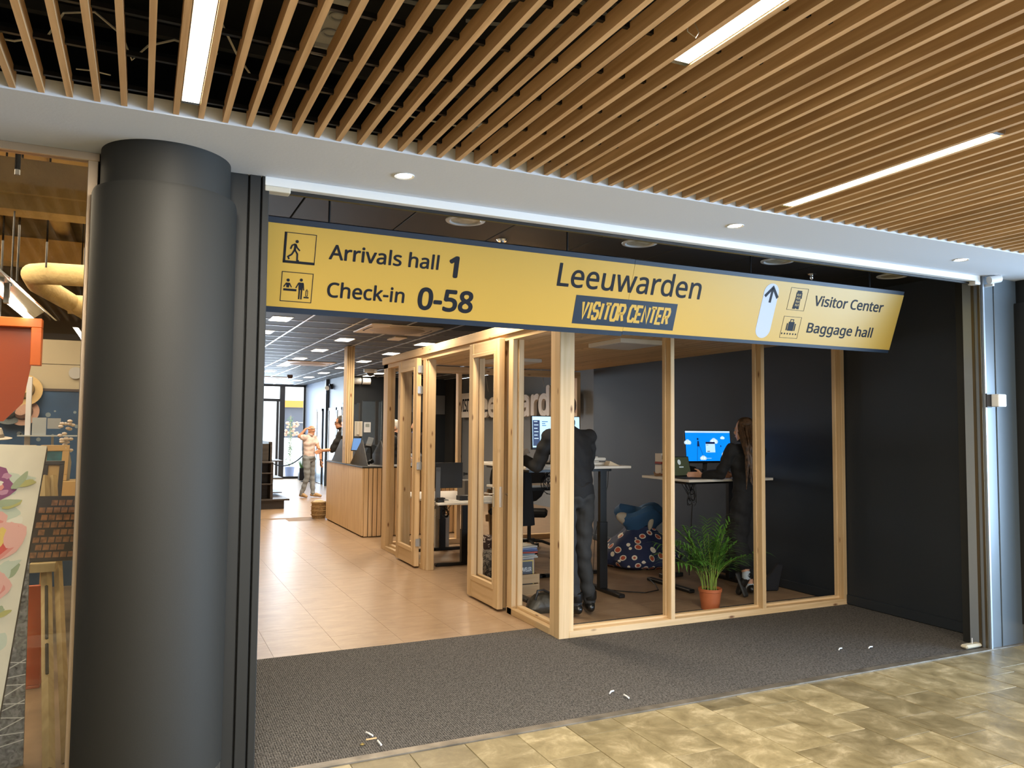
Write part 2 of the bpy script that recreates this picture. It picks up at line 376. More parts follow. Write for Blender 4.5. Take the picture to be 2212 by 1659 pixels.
# --- columns
def column(cx, name):
    b = MB(); cy, r = 3.765, .295
    b.lathe([(r, .145), (r, 2.585), (r-.004, 2.6), (r-.03, 2.605), (r-.03, 2.78)], (cx, cy, 0), 64)
    col = struct(name, b, COLM, smooth=True, loc=(cx, cy, 0))
    build('steel_base', MB().lathe([(r-.004, 0), (r-.004, .145)], (cx, cy, 0), 64), STEEL, col, smooth=True)
    return col
column(.07, 'wall_column'); column(6.40, 'wall_column.001')
# --- jambs: left stack of three dark profiles, right grooved jamb
lj = MB()
for xa, xb, ya in ((.30, .418, 3.80), (.424, .474, 3.795), (.480, .512, 3.792)): lj.box(xa, xb, ya, 3.99, 0, 2.78)
lj.box(.30, .50, 3.83, 4.0, 0, 2.88)
struct('trim_2', lj, PROF, bevel=.003)
struct('trim_3', MB().box(-.205, -.15, 3.84, 3.93, 0, 2.78), VOID)
struct('trim_4', MB().box(5.735, 6.14, 3.80, 3.95, 0, 2.78).box(5.86, 5.865, 3.793, 3.8, 0, 2.78), BLUEST, bevel=.002)
struct('trim_5', MB().box(5.718, 5.735, 3.785, 3.95, 0, 2.78), mat('pale_edge', (.30, .35, .42), .3, .4))
struct('trim_6', MB().box(5.700, 5.710, 3.80, 3.82, 0, 2.74).box(5.686, 5.694, 3.84, 3.86, 0, 2.74), BRONZE)
struct('trim_7', MB().box(5.735, 5.98, 3.955, 4.02, 0, 2.88), PROF)
# --- shop walls
struct('wall_right', MB().box(5.96, 6.12, 4.0, 9.82, 0, 2.88), DARKW)
struct('baseboard_right', MB().box(5.945, 5.96, 4.02, 9.82, .006, .09), DARKW, bevel=.003)
struct('wall_right_return', MB().box(6.12, 7.6, 9.7, 9.82, 0, 2.88), DARKW)
struct('wall_sign', MB().box(7.55, 7.7, 9.82, 19.6, 0, 2.88), GREYW)
wb = struct('wall_back', MB().box(4.70, 7.7, 19.6, 19.75, 0, 2.88), DARKW)
struct('wall_corner_pier', MB().box(7.30, 7.55, 19.0, 19.6, 0, 2.88), VOID)
struct('wall_side', MB().box(4.58, 4.70, 19.6, 24.85, 0, 2.88), BLUEW)
struct('wall_left', MB().box(.18, .30, 3.99, 24.9, 0, 3.6), mat('cream_block_wall', (.50, .42, .27), .8))
hat_ = MB(); hat_.box(7.52, 7.55, 18.9-.0, 18.98, 2.0, 2.5)
struct('trim_8', MB().box(6.35, 6.95, 19.585, 19.6, 2.0, 2.45), GREYW)
# blue side wall: door leaves with bright glass and steel lower panels
for n_, (ya, yb) in enumerate(((20.25, 21.2), (22.0, 22.75), (19.65, 20.2))):
    d = struct('door_%d' % (n_+1), MB().box(4.54, 4.58, ya, ya+.06, 0, 2.1).box(4.54, 4.58, yb-.06, yb, 0, 2.1).box(4.54, 4.58, ya, yb, 2.03, 2.1), BLUEST)
    build('pane', MB().box(4.556, 4.572, ya+.06, yb-.06, .9, 2.03), mat('frosted_pane_%d' % n_, (.62, .66, .74), .15), d)
    build('kick_panel', MB().box(4.550, 4.575, ya+.06, yb-.06, .02, .9), mat('steel_panel_%d' % n_, (.42, .48, .55), .25, .6), d)
struct('trim_9', MB().box(4.50, 4.58, 21.35, 21.5, 0, 2.88), BLUEST)
# --- shop ceiling: charcoal panels over the entrance, grid of tiles behind
CZ = 2.88
cs = struct('ceiling_shop', MB().box(.18, 7.7, 3.865, 24.9, 2.93, 3.02), VOID, loc=(3, 10, 2.88))
for i in range(-1, 9):
    x0 = .787+.652*i
    build('panel', MB().box(max(.30, x0)+.004, min(5.97, x0+.652)-.004, 3.87, 7.42, CZ, CZ+.02), CEILD, cs, bevel=.003)
build('panel', MB().box(.3, 5.97, 7.43, 7.78, CZ-.006, CZ+.02), CEILD, cs)
tx = [1.752-1.225+.6125*i for i in range(-0, 12)]; ty = [7.80+.605*j for j in range(0, 29)]
tb = None
for a, b in zip(tx, tx[1:]):
    for c, d in zip(ty[:13], ty[1:14]):
        if tb is None: tb = build('tile', MB().box(-.30, .30, -.297, .297, 0, .02), CEILD, cs); tb.location = Vector(((a+b)/2, (c+d)/2, CZ)) - OFF[cs]; tb.data.transform(Matrix.Translation(OFF[cs]))
        else: inst(tb, 'tile', Vector(((a+b)/2, (c+d)/2, CZ)) - OFF[cs], cs)
build('far_tiles', MB().box(.3, 7.5, ty[13], 24.8, CZ, CZ+.02).box(7.26, 7.55, 7.8, ty[13], CZ, CZ+.02), CEILD, cs)['kind'] = 'stuff'
for x in tx: build('grid_bar', MB().box(x-.012, x+.012, 7.80, 24.75, CZ-.006, CZ+.01), TBAR, cs)
for y in ty[1:]: build('grid_bar', MB().box(.3, 7.5, y-.007, y+.007, CZ-.005, CZ+.01), TBAR, cs)
for y in (7.46, 7.60, 7.74): build('grid_bar', MB().box(.3, 6.0, y-.012, y+.012, CZ-.012, CZ), TBAR, cs)
# --- glazed shop back: door, side panes, transoms
FR = mat('dark_window_frame', (.055, .058, .065), .4)
w1 = struct('window_1', MB().box(3.82, 3.97, 24.74, 24.86, 0, 2.88).box(.3, 3.82, 24.76, 24.84, 2.36, 2.44).box(3.97, 4.58, 24.76, 24.84, 0, .06).box(4.54, 4.58, 24.76, 24.84, 0, 2.88).box(.3, 3.82, 24.76, 24.84, 0, .05).box(3.18, 3.24, 24.76, 24.84, 0, 2.4).box(3.72, 3.79, 24.70, 24.78, 0, 2.36).box(.3, 4.58, 24.76, 24.84, 2.82, 2.88), FR)
build('pane', MB().box(3.97, 4.54, 24.795, 24.805, .06, 2.82), GLASS, w1)
build('pane', MB().box(3.24, 3.72, 24.795, 24.805, .05, 2.36), GLASS, w1)
build('pane', MB().box(.3, 3.82, 24.795, 24.805, 2.44, 2.82), GLASS, w1)
build('pane', MB().box(.3, 3.18, 24.795, 24.805, .05, 2.36), GLASS, w1)
# --- the mall behind the photographer
MW = mat('mall_wall', (.55, .52, .48), .7)
struct('wall_mall_back', MB().box(-9, 14.2, -9.3, -9.2, 0, .12).box(-9, 14.2, -9.3, -9.2, 2.6, 3.3).box(-9, 1.8, -9.3, -9.2, .12, 2.6).box(8.2, 14.2, -9.3, -9.2, .12, 2.6), MW)
struct('wall_mall_side', MB().box(10.2, 10.3, -9.3, 3.9, 0, .25).box(10.2, 10.3, -9.3, 3.9, 2.75, 3.3).box(10.2, 10.3, -9.3, -5.1, .25, 2.75).box(10.2, 10.3, 3.1, 3.9, .25, 2.75), MW)
struct('wall_mall_left', MB().box(-9.1, -9, -9.3, 3.9, 0, 3.3), MW)
struct('wall_mall_front', MB().box(6.14, 14.2, 3.83, 3.95, 0, 2.78).box(-9, -4.9, 3.83, 3.95, 0, 2.78), COLM)
# --- street outside the back window
struct('ground_street', MB().box(-12, 18, 24.9, 60, -.08, -.02), mat('street_paving', (.62, .62, .62), .8))
struct('wall_facade', MB().box(-2, 14, 40, 40.6, 0, 7), mat('pale_facade', (.72, .72, .70), .8))
# ------------------------------------------------------------------ gift shop shell behind the left window
CREAM = mat('sprayed_insulation', (.55, .42, .20), .95, bump=.7, bscale=26, var=.18, vscale=3)
struct('wall_gift_shop_back', MB().box(-5, .18, 11.9, 12, 0, 4), mat('blockwork', (.42, .36, .25), .9))
struct('wall_gift_shop_left', MB().box(-5.1, -5, 3.9, 12, 0, 4), CREAM)
struct('ceiling_gift_shop', MB().box(-5, .3, 3.87, 12, 3.7, 3.8).box(-5, .3, 3.87, 3.90, 2.83, 3.7), CREAM)
gw = struct('window_2', MB().box(-5, -.20, 3.80, 3.85, 2.745, 2.78).box(-.245, -.205, 3.80, 3.85, 0, 2.745).box(-5, -.2, 3.80, 3.85, 0, .05), mat('window_frame_metal', (.42, .33, .24), .35, .7, bump=.03), bevel=.002)
build('pane', MB().box(-5, -.245, 3.822, 3.83, .05, 2.745), GLASS, gw)
# ================================================================== THE HANGING SIGN (tilted down towards the concourse)
TH = math.radians(19); SO = Vector((0, 4.2, 2.667))
SDN = Vector((0, math.sin(TH), -math.cos(TH))); SM = plane_M(SO, (1, 0, 0), -SDN)      # x right, y up (v negative), z out to the viewer
def sign_yellow():
    m = mat('yellow_sign_print', (.46, .295, .055), .36, spec=.28); return m
YEL = sign_yellow(); PILL = mat('pale_blue_sticker', (.40, .44, .54), .4, spec=.25)
sg = thing('hanging_sign', 'long yellow airport-style sign hanging over the shop entrance, Leeuwarden Visitor Center', 'sign', (2.9, 4.25, 2.2))
def sbox(mb, u0, u1, v0, v1, w0, w1): mb.box(u0, u1, -v1, -v0, w0, w1, SM); return mb
build('panel', sbox(MB(), .30, 2.858, 0, .445, -.012, 0), YEL, sg)
build('panel', sbox(MB(), 2.860, 5.384, 0, .442, -.012, 0), YEL, sg)
SBL = mat('navy_sign_frame', (.012, .022, .042), .4, spec=.25)
build('frame', sbox(sbox(MB(), .30, 2.858, -.03, 0, -.075, -.004), .30, 2.858, .445, .478, -.075, -.004), SBL, sg)
build('frame', sbox(sbox(MB(), 2.860, 5.384, -.028, 0, -.075, -.004), 2.860, 5.384, .442, .468, -.075, -.004), SBL, sg)
build('back_tray', sbox(MB(), .31, 5.384, 0, .45, -.075, -.0125), SBL, sg)
for x in (.9, 2.4, 3.9, 5.1): build('hanger', MB().cyl((x, 4.28, 2.63), (x, 4.28, 2.88), .006, n=8), BLKM, sg)
D = .0012
def st(s, u0, u1, vt, vb, bold=.016): lettering('lettering', s, u0, u1, -vb, -vt, SM, D, TINT, sg, bold)
st('Arrivals hall', .895, 1.529, .076, .164, .017)
st('1', 1.590, 1.652, .072, .200, .032)
st('Check-in', .902, 1.346, .283, .373, .017)
st('0-58', 1.426, 1.774, .269, .404, .028)
st('Leeuwarden', 2.314, 3.426, .033, .189, .010)
st('Visitor Center', 4.470, 5.194, .072, .152, .017)
st('Baggage hall', 4.463, 5.148, .275, .379, .017)
# square block with the words VISITOR CENTER in cut-corner capitals
build('word_block', sbox(MB(), 2.466, 3.256, .232, .416, 0, D), SBL, sg)
GL = {'V': [[(0, 1), (.5, 0), (1, 1)]], 'I': [[(.5, 0), (.5, 1)]], 'S': [[(1, .78), (.8, 1), (.2, 1), (0, .8), (0, .62), (.2, .5), (.8, .5), (1, .38), (1, .2), (.8, 0), (.2, 0), (0, .22)]],
      'T': [[(0, 1), (1, 1)], [(.5, 1), (.5, 0)]], 'O': [[(0, .18), (.2, 0), (.8, 0), (1, .18), (1, .82), (.8, 1), (.2, 1), (0, .82), (0, .18)]],
      'R': [[(0, 0), (0, 1), (.8, 1), (1, .84), (1, .62), (.8, .46), (0, .46)], [(.55, .46), (1, 0)]], 'C': [[(1, .75), (1, .82), (.8, 1), (.2, 1), (0, .82), (0, .18), (.2, 0), (.8, 0), (1, .18), (1, .25)]],
      'E': [[(1, 1), (0, 1), (0, 0), (1, 0)], [(0, .5), (.85, .5)]], 'N': [[(0, 0), (0, 1), (1, 0), (1, 1)]]}
def caps(mb, s, u0, u1, v0, v1, M, d, wt=.019, shear=.10):
    ws = [.35 if ch == 'I' else (.6 if ch == ' ' else 1.0) for ch in s]; gap = .42; tot = sum(ws)+gap*(len(s)-1); k = (u1-u0)/tot; u = u0
    for ch, w in zip(s, ws):
        if ch != ' ':
            for stroke in GL[ch]:
                pts = [(u + p[0]*k*w + shear*(p[1]-.5)*(v1-v0), v0+p[1]*(v1-v0)) for p in stroke]
                ribbon(mb, pts, wt, M, d)
        u += (w+gap)*k
    return mb
build('lettering', caps(MB(), 'VISITOR', 2.522, 2.842, -.376, -.272, SM @ Matrix.Translation((0, 0, D)), D), YEL, sg)
build('lettering', caps(MB(), 'CENTER', 2.884, 3.200, -.374, -.272, SM @ Matrix.Translation((0, 0, D)), D), YEL, sg)
# pictogram 1: walker in a doorway
def sqf(mb, u0, u1, v0, v1, w=.004): return ribbon(mb, [(u0, -v0), (u1, -v0), (u1, -v1), (u0, -v1)], w, SM, D, True)
p = sqf(MB(), .656, .820, .042, .202); sbox(p, .654, .667, .040, .203, 0, D); sbox(p, .654, .822, .190, .204, 0, D)
disc(p, (.721, -.086), .0085, SM, D)
for pts, w in (([(.714, -.098), (.712, -.133)], .012), ([(.712, -.130), (.727, -.152), (.728, -.188), (.738, -.188)], .009), ([(.712, -.130), (.698, -.156), (.679, -.170), (.686, -.183)], .009), ([(.716, -.102), (.724, -.119), (.739, -.134)], .008), ([(.713, -.100), (.697, -.108), (.690, -.128)], .008)): ribbon(p, pts, w, SM, D)
build('pictogram', p, TINT, sg)
# pictogram 2: check-in desk
p = sqf(MB(), .656, .820, .252, .411); disc(p, (.690, -.296), .0085, SM, D); disc(p, (.759, -.290), .0085, SM, D)
p.prism([(.683, -.336), (.697, -.336), (.700, -.310), (.680, -.310)], SM, D)
ribbon(p, [(.682, -.312), (.669, -.334)], .006, SM, D); ribbon(p, [(.698, -.312), (.710, -.334)], .006, SM, D)
sbox(p, .668, .738, .342, .354, 0, D)
p.prism([(.748, -.345), (.770, -.345), (.772, -.304), (.746, -.304)], SM, D); sbox(p, .749, .757, .345, .396, 0, D); sbox(p, .761, .769, .345, .396, 0, D)
ribbon(p, [(.747, -.307), (.733, -.336)], .006, SM, D); ribbon(p, [(.771, -.307), (.776, -.346)], .006, SM, D)
sbox(p, .778, .806, .380, .388, 0, D); ribbon(p, [(.789, -.376), (.789, -.346), (.798, -.346), (.798, -.376)], .0035, SM, D, True); ribbon(p, [(.7935, -.346), (.7935, -.337)], .003, SM, D)
build('pictogram', p, TINT, sg)
# pictogram 3: leaning tower in a square
p = sqf(MB(), 4.221, 4.387, .035, .197, .0028)
p.prism([(4.270, -.188), (4.334, -.188), (4.330, -.110), (4.340, -.110), (4.336, -.066), (4.330, -.066), (4.330, -.052), (4.286, -.052), (4.286, -.066), (4.280, -.066), (4.281, -.110)], SM, D)
build('pictogram', p, TINT, sg)
q = MB(); M2 = SM @ Matrix.Translation((0, 0, D))
for v in (.075, .1, .125, .15): q.prism([(4.291, -v-.016), (4.296, -v-.016), (4.297, -v), (4.291, -v)], M2, .0006); q.prism([(4.318, -v-.016), (4.323, -v-.016), (4.323, -v), (4.318, -v)], M2, .0006); q.prism([(4.304, -v-.018), (4.309, -v-.018), (4.309, -v-.002), (4.304, -v-.002)], M2, .0006)
disc(q, (4.303, -.188), .006, M2, .0006)
build('pictogram_detail', q, YEL, sg)
# pictogram 4: suitcases on a belt
p = sqf(MB(), 4.215, 4.385, .247, .406, .0028); sbox(p, 4.272, 4.328, .285, .352, 0, D); sbox(p, 4.256, 4.267, .297, .350, 0, D); sbox(p, 4.333, 4.344, .297, .350, 0, D)
ribbon(p, [(4.286, -.285), (4.286, -.268), (4.314, -.268), (4.314, -.285)], .006, SM, D)
for i in range(6): disc(p, (4.228+.027*i, -.375), .0066, SM, D, 12)
build('pictogram', p, TINT, sg)
# arrow pills
def pill(cx, v0, v1, r):
    pts = [(cx+r*math.cos(a), -(v0+r)+r*math.sin(a)) for a in [PI*i/12 for i in range(13)]] + [(cx+r*math.cos(a), -(v1-r)+r*math.sin(a)) for a in [PI+PI*i/12 for i in range(13)]]
    return MB().prism(pts, SM, D)
build('arrow_pill', pill(4.043, .022, .421, .068), PILL, sg); build('arrow_pill', pill(.505, .075, .36, .068), PILL, sg)
M2 = SM @ Matrix.Translation((0, 0, D))
p = ribbon(MB(), [(3.992, -.118), (4.051, -.050), (4.110, -.122)], .022, M2, .0008); ribbon(p, [(4.050, -.052), (4.047, -.160)], .021, M2, .0008)
build('arrow', p, TINT, sg)

# ================================================================== CEILING LAMPS AND FITTINGS
def light_area(name, loc, sx, sy, power, color=(1, .82, .60), rot=(0, 0, 0), parent=None):
    return area(name, loc, rot, sx, sy, power, color, spread=2.8)
def strip_glow(t, xc, ya, yb, k=1.0):
    o = area('strip_light_glow', (xc, (ya+yb)/2, 2.786), (0, 0, 0), .05, (yb-ya)-.06, 42*(yb-ya)*k, (1.0, .89, .71)); o.parent = t; o.location = Vector((xc, (ya+yb)/2, 2.786)) - OFF[t]
def strip(xc, ya, yb, label):
    t = thing('strip_light', label, 'light', (xc, yb, 2.79)); strip_glow(t, xc, ya, yb)
    build('housing', MB().box(xc-.031, xc+.031, ya, yb, 2.812, 2.824).box(xc-.031, xc-.029, ya, yb, 2.79, 2.812).box(xc+.029, xc+.031, ya, yb, 2.79, 2.812), WMET, t)
    build('diffuser', MB().box(xc-.0275, xc+.0275, ya+.02, yb-.02, 2.789, 2.811), LEDW, t)
    build('end_cap', MB().box(xc-.030, xc+.030, yb-.02, yb, 2.788, 2.812), CHROME, t); build('end_cap', MB().box(xc-.030, xc+.030, ya, ya+.02, 2.788, 2.812), CHROME, t)
strip(.126, -.6, 3.075, 'glowing strip light above the left dark column, ending near the soffit')
strip(1.5435, -.6, 2.02, 'glowing strip light entering from the top edge, ending mid ceiling')
strip(3.0495, 1.93, 3.09, 'glowing strip light above the right half of the sign, seen end to end')
strip(4.556, .3, 1.5, 'strip light between the slats beyond the right edge')
def soffit_spot(x, label, on=True):
    t = thing('soffit_spot', label, 'light', (x, 3.49, 2.775)); c = (x, 3.49, 0)
    build('trim_ring', MB().lathe([(.036, 2.7795), (.047, 2.776), (.047, 2.7805), (.036, 2.7805)], c, 28, False), WMET, t, smooth=True)
    build('lens', MB().lathe([(.035, 2.7795), (.022, 2.7785), (.001, 2.778)], c, 24), LEDW if on else OFFP, t)
    l = bpy.data.lights.new('soffit_spot_beam', 'SPOT'); l.energy = 6; l.color = (1, .84, .6); l.spot_size = 1.7; l.spot_blend = .8; l.shadow_soft_size = .03
    o = bpy.data.objects.new('soffit_spot_beam', l); COL.objects.link(o); o.parent = t; o.location = (0, 0, -.012)
soffit_spot(1.08, 'dim round spot in the white soffit nearest the dark column')
soffit_spot(3.07, 'small lit spot in the white soffit above the middle of the sign')
soffit_spot(5.05, 'small lit spot in the white soffit at the right end')
soffit_spot(-.93, 'round spot in the white soffit over the gift shop window')
for x, lb in ((1.77, 'round unlit downlight above the words Arrivals hall'), (3.06, 'round unlit downlight above the word Leeuwarden'), (4.31, 'round unlit downlight above the white arrow'), (5.56, 'round unlit downlight nearest the right wall')):
    t = thing('downlight', lb, 'light', (x, 4.44, 2.87)); c = (x, 4.44, 0)
    build('trim_ring', MB().lathe([(.090, 2.8795), (.100, 2.872), (.122, 2.875), (.124, 2.8805), (.090, 2.8805)], c, 36, False), WMET, t, smooth=True)
    build('reflector', MB().lathe([(.090, 2.8800), (.055, 2.8792), (.001, 2.8790)], c, 32), mat('downlight_glass_%d' % int(x*100), (.50, .47, .36), .25, var=.25, vscale=14), t, smooth=True)
for x, y, lb in ((2.18, 4.79, 'chrome sprinkler head above Arrivals hall and its number'), (4.92, 4.69, 'chrome sprinkler head above the words Visitor Center')):
    t = thing('sprinkler', lb, 'sprinkler', (x, y, 2.80))
    build('escutcheon', MB().lathe([(.001, 2.868), (.03, 2.868), (.04, 2.8795), (.001, 2.8795)], (x, y, 0), 20), CHROME, t, smooth=True)
    build('head', MB().lathe([(.004, 2.80), (.014, 2.80), (.014, 2.803), (.005, 2.806), (.005, 2.83), (.012, 2.84), (.012, 2.868), (.004, 2.868)], (x, y, 0), 14), CHROME, t, smooth=True)
    build('bulb', MB().cyl((x+.007, y, 2.806), (x+.007, y, 2.835), .003, n=6), mat('red_glass', (.3, .02, .02), .2), t)
# LED panels of the shop ceiling
spots = [(1.46, 9.56), (1.46, 11.0), (2.66, 9.6), (2.66, 11.41), (2.66, 13.2), (2.66, 15.0), (2.66, 16.9), (2.66, 18.75), (3.89, 11.4), (3.89, 13.18), (3.89, 15.02), (3.89, 16.9), (3.89, 18.75), (3.89, 20.57), (3.89, 22.25), (3.89, 24.0), (5.10, 12.9), (5.10, 16.9), (5.10, 18.2), (5.10, 19.2)]
for i, (x, y) in enumerate(spots):
    row = {1.46: 'leftmost', 2.66: 'second', 3.89: 'third', 5.10: 'rightmost'}[x]; no = ('first', 'second', 'third', 'fourth', 'fifth', 'sixth', 'seventh', 'eighth')[sum(1 for a, b in spots if a == x and b < y)]
    t = thing('led_panel', 'glowing rectangular ceiling panel, %s from the sign in the %s row' % (no, row), 'light', (x, y, 2.87), 'lit panels in the shop ceiling')
    build('bezel', MB().box(x-.12, x+.12, y-.21, y+.21, 2.8755, 2.884), WMET, t)
    build('diffuser', MB().box(x-.10, x+.10, y-.19, y+.19, 2.873, 2.8755), LEDP, t)
    if y < 17 or i % 2 == 0:
        o = light_area('led_panel_light', (x, y, 2.868), .2, .38, (6 if x < 2 else 33) if y < 17 else 18); o.parent = t; o.location = (0, 0, -.004)
# hidden front row of the same lamps, above the aisle beside the booth
for x, y, lb in ((1.46, 7.9, 'left of the pair just'), (2.66, 8.0, 'right of the pair just'), (1.46, 6.3, 'left of the pair directly'), (2.66, 6.25, 'right of the pair directly')):
    t = thing('led_panel', 'glowing ceiling panel, %s behind the hanging sign' % lb, 'light', (x, y, 2.87), 'lit panels in the shop ceiling')
    build('bezel', MB().box(x-.12, x+.12, y-.21, y+.21, 2.8755, 2.884), WMET, t); build('diffuser', MB().box(x-.10, x+.10, y-.19, y+.19, 2.873, 2.8755), LEDP, t)
    o = light_area('led_panel_light', (x, y, 2.868), .2, .38, 5 if x < 2 else 28); o.parent = t; o.location = (0, 0, -.004)
ACW = mat('aircon_plastic', (.85, .74, .64), .45)
def cassette(x, y, label):
    t = thing('ceiling_cassette', label, 'air conditioner', (x, y, 2.84)); z = 2.875
    build('fascia', MB().box(x-.475, x+.475, y-.475, y+.475, z-.012, 2.884), ACW, t, bevel=.01)
    build('grille', MB().lathe([(.001, z-.03), (.30, z-.026), (.36, z-.012), (.36, z-.010), (.001, z-.01)], (x, y, 0), 40), mat('aircon_grille', (.60, .50, .41), .6, bump=.8, bscale=120), t, smooth=True)
    for k in range(4):
        a = k*PI/2; M = Matrix.Translation((x, y, z-.0135)) @ Matrix.Rotation(a, 4, 'Z')
        build('vane', MB().prism([(-.22, .385), (-.12, .40), (.12, .40), (.22, .385), (.22, .41), (.12, .425), (-.12, .425), (-.22, .41)], M, .003), BLACK, t)
cassette(2.995, 9.87, 'square beige ceiling air conditioner just behind the hanging sign')
cassette(3.00, 16.03, 'square pale ceiling air conditioner further back, beyond the timber pillar')
cassette(3.0, 21.3, 'distant ceiling air conditioner nearest the bright back window')
tag(build('ceiling_vent', MB().box(3.19, 3.37, 10.62, 11.02, 2.862, 2.884), ACW, bevel=.004), 'small pale rectangular vent in the black ceiling before the air conditioner', 'vent')
tag(build('smoke_detector', MB().lathe([(.001, 2.80), (.05, 2.80), (.07, 2.84), (.07, 2.884), (.001, 2.884)], (3.33, 20.1, 0), 18), mat('rusty_detector', (.16, .09, .07), .5), smooth=True), 'dark reddish detector on the far ceiling near the back window', 'detector')
t = thing('security_camera', 'white dome camera on the ceiling right of the timber pillar', 'camera', (4.58, 17.1, 2.76))
build('body', MB().lathe([(.09, 2.80), (.15, 2.82), (.15, 2.884), (.09, 2.884)], (4.58, 17.1, 0), 20), WMET, t, smooth=True); build('dome', MB().ell((4.58, 17.1, 2.80), (.085, .085, .07)), BLACK, t, smooth=True)
for x, lb in ((4.88, 'white tubular wall speaker half hidden by the timber pillar'), (5.12, 'white tubular wall speaker on the dark back wall')):
    tag(build('wall_speaker', MB().cyl((x-.10, 19.5, 2.76), (x+.10, 19.5, 2.76), .085, n=18).box(x-.03, x+.03, 19.5, 19.6, 2.73, 2.79), WMET, smooth=True), lb, 'speaker')
t = thing('wall_camera', 'white camera high on the slate blue side wall', 'camera', (4.5, 20.9, 2.6)); build('body', MB().cyl((4.42, 20.85, 2.62), (4.50, 20.95, 2.64), .06, n=14), WMET, t, smooth=True); build('bracket', MB().box(4.50, 4.58, 20.92, 20.98, 2.60, 2.74), BLACK, t)
# things lying above the open slats
t = thing('socket_strip', 'grey double power socket mounted above the ceiling slats', 'socket', (.55, 2.62, 2.96))
build('box', MB().box(.50, .60, 2.45, 2.85, 2.97, 3.03), GREYP, t, bevel=.004)
for y in (2.55, 2.67): build('socket', MB().lathe([(.030, 2.968), (.030, 2.964), (.022, 2.964), (.020, 2.974), (.001, 2.974)], (.55, y, 0), 18, False), mat('socket_plastic', (.30, .31, .32), .4), t)
build('switch', MB().box(.515, .585, 2.76, 2.83, 2.955, 2.97), GREYP, t)
rc = random.Random(5)
def cable(pts, r, label, m=CABLE): tag(build('cable', MB().tube(pts, r, 5), m), label, 'cable')
def catenary(a, b, sag, n=12): return [(a[0]+(b[0]-a[0])*i/n, a[1]+(b[1]-a[1])*i/n, a[2]+(b[2]-a[2])*i/n - sag*4*(i/n)*(1-i/n)) for i in range(n+1)]
cable([(-.55, 3.0, 2.87), (-.42, 2.98, 2.862), (-.32, 2.93, 2.88), (-.27, 2.85, 2.93), (-.18, 2.82, 2.94), (-.10, 2.86, 2.90), (-.07, 2.95, 2.86), (-.02, 2.88, 2.89), (.06, 2.84, 2.91), (.2, 2.86, 2.90)], .004, 'pale cable looping above the slats left of the first strip light')
cable([(.19, 2.7, 2.95), (.26, 2.83, 2.90), (.33, 2.93, 2.865), (.45, 2.93, 2.865), (.58, 2.90, 2.868), (.72, 2.92, 2.865), (.85, 2.98, 2.868), (.98, 3.02, 2.87), (1.2, 3.05, 2.88)], .004, 'pale cable running above the slats right of the first strip light')
cable([(-.25, 3.12, 2.862), (-.20, 3.10, 2.858), (-.14, 3.11, 2.858)], .003, 'short pale cable end by the soffit above the slats')
cable([(1.46, 1.86, 2.84), (1.44, 1.84, 2.79), (1.455, 1.82, 2.765), (1.475, 1.83, 2.79), (1.47, 1.85, 2.84)], .0018, 'thin wire loop hanging beside the second strip light', mat('thin_wire', (.45, .38, .28), .4))
for i in range(5):
    a = Vector((rc.uniform(.3, 1.8), rc.uniform(1.2, 2.6), rc.uniform(2.95, 3.1)))
    cable(catenary(a, a+Vector((rc.uniform(.3, .7), rc.uniform(-.5, .5), rc.uniform(-.05, .1))), rc.uniform(.02, .1)), .009, 'grey conduit in the dark void above the slats, %s' % ('nearest the socket', 'over the sign end', 'crossing the hanger channels', 'lowest of the loops', 'right of the loops')[i], mat('grey_conduit_%d' % i, (.16, .17, .18), .5))
t = thing('junction_box', 'white plastic junction box lying above the slats near the soffit', 'box', (1.25, 3.02, 2.86)); build('box', MB().box(1.22, 1.30, 2.97, 3.04, 2.862, 2.90), WMET, t, bevel=.006); build('lid', MB().box(1.225, 1.295, 2.975, 3.035, 2.858, 2.862), GREYP, t)
tag(build('duct_fitting', MB().cyl((1.55, 2.75, 2.95), (1.75, 2.85, 2.95), .05, n=14), mat('galvanised_duct', (.35, .38, .42), .35, .6), smooth=True), 'galvanised duct fitting glimpsed above the slats', 'duct')
# ================================================================== TIMBER OFFICE BOOTH
XL, YF, YB, XR = 2.915, 5.30, 10.19, 5.955
pv = thing('office_booth', 'open pine-framed office booth with folded-back doors behind the sign', 'booth', (4.4, 7.7, 0))
def P(name, x0, x1, y0, y1, z0, z1, m, par=pv, bev=.003): return build(name, MB().box(x0, x1, y0, y1, z0, z1), m, par, bevel=bev)
# corner post and stiles beside it
P('post', XL, XL+.090, YF, YF+.085, 0, 2.43, PZ); P('stile', XL+.090, XL+.133, YF+.008, YF+.098, 0, 2.43, PZ); P('stile', XL+.004, XL+.094, YF+.085, YF+.16, 0, 2.43, PZ)
P('glazing_bead', XL+.133, XL+.148, YF+.055, YF+.098, .07, 2.38, PZ); P('glazing_bead', XL+.05, XL+.09, YF+.16, YF+.175, .07, 2.38, PZ)
# front: sill, head rail, studs
P('sill', XL+.090, XR, YF, YF+.10, 0, .052, PX); P('glazing_bead', XL+.133, XR-.04, YF+.055, YF+.10, .052, .072, PX)
P('head_rail', XL+.090, XR, YF, YF+.10, 2.375, 2.43, PX)
for x in (3.960, 4.937):
    P('stud', x, x+.040, YF, YF+.10, .05, 2.38, PZ)
    P('glazing_bead', x-.014, x, YF+.058, YF+.10, .07, 2.38, PZ); P('glazing_bead', x+.04, x+.054, YF+.058, YF+.10, .07, 2.38, PZ)
P('stud', 5.912, XR, YF, YF+.10, .05, 2.38, PZ); P('glazing_bead', 5.898, 5.912, YF+.058, YF+.10, .07, 2.38, PZ)
P('header_beam', XL-.02, XR, YF-.01, YF+.07, 2.43, 2.52, PX)
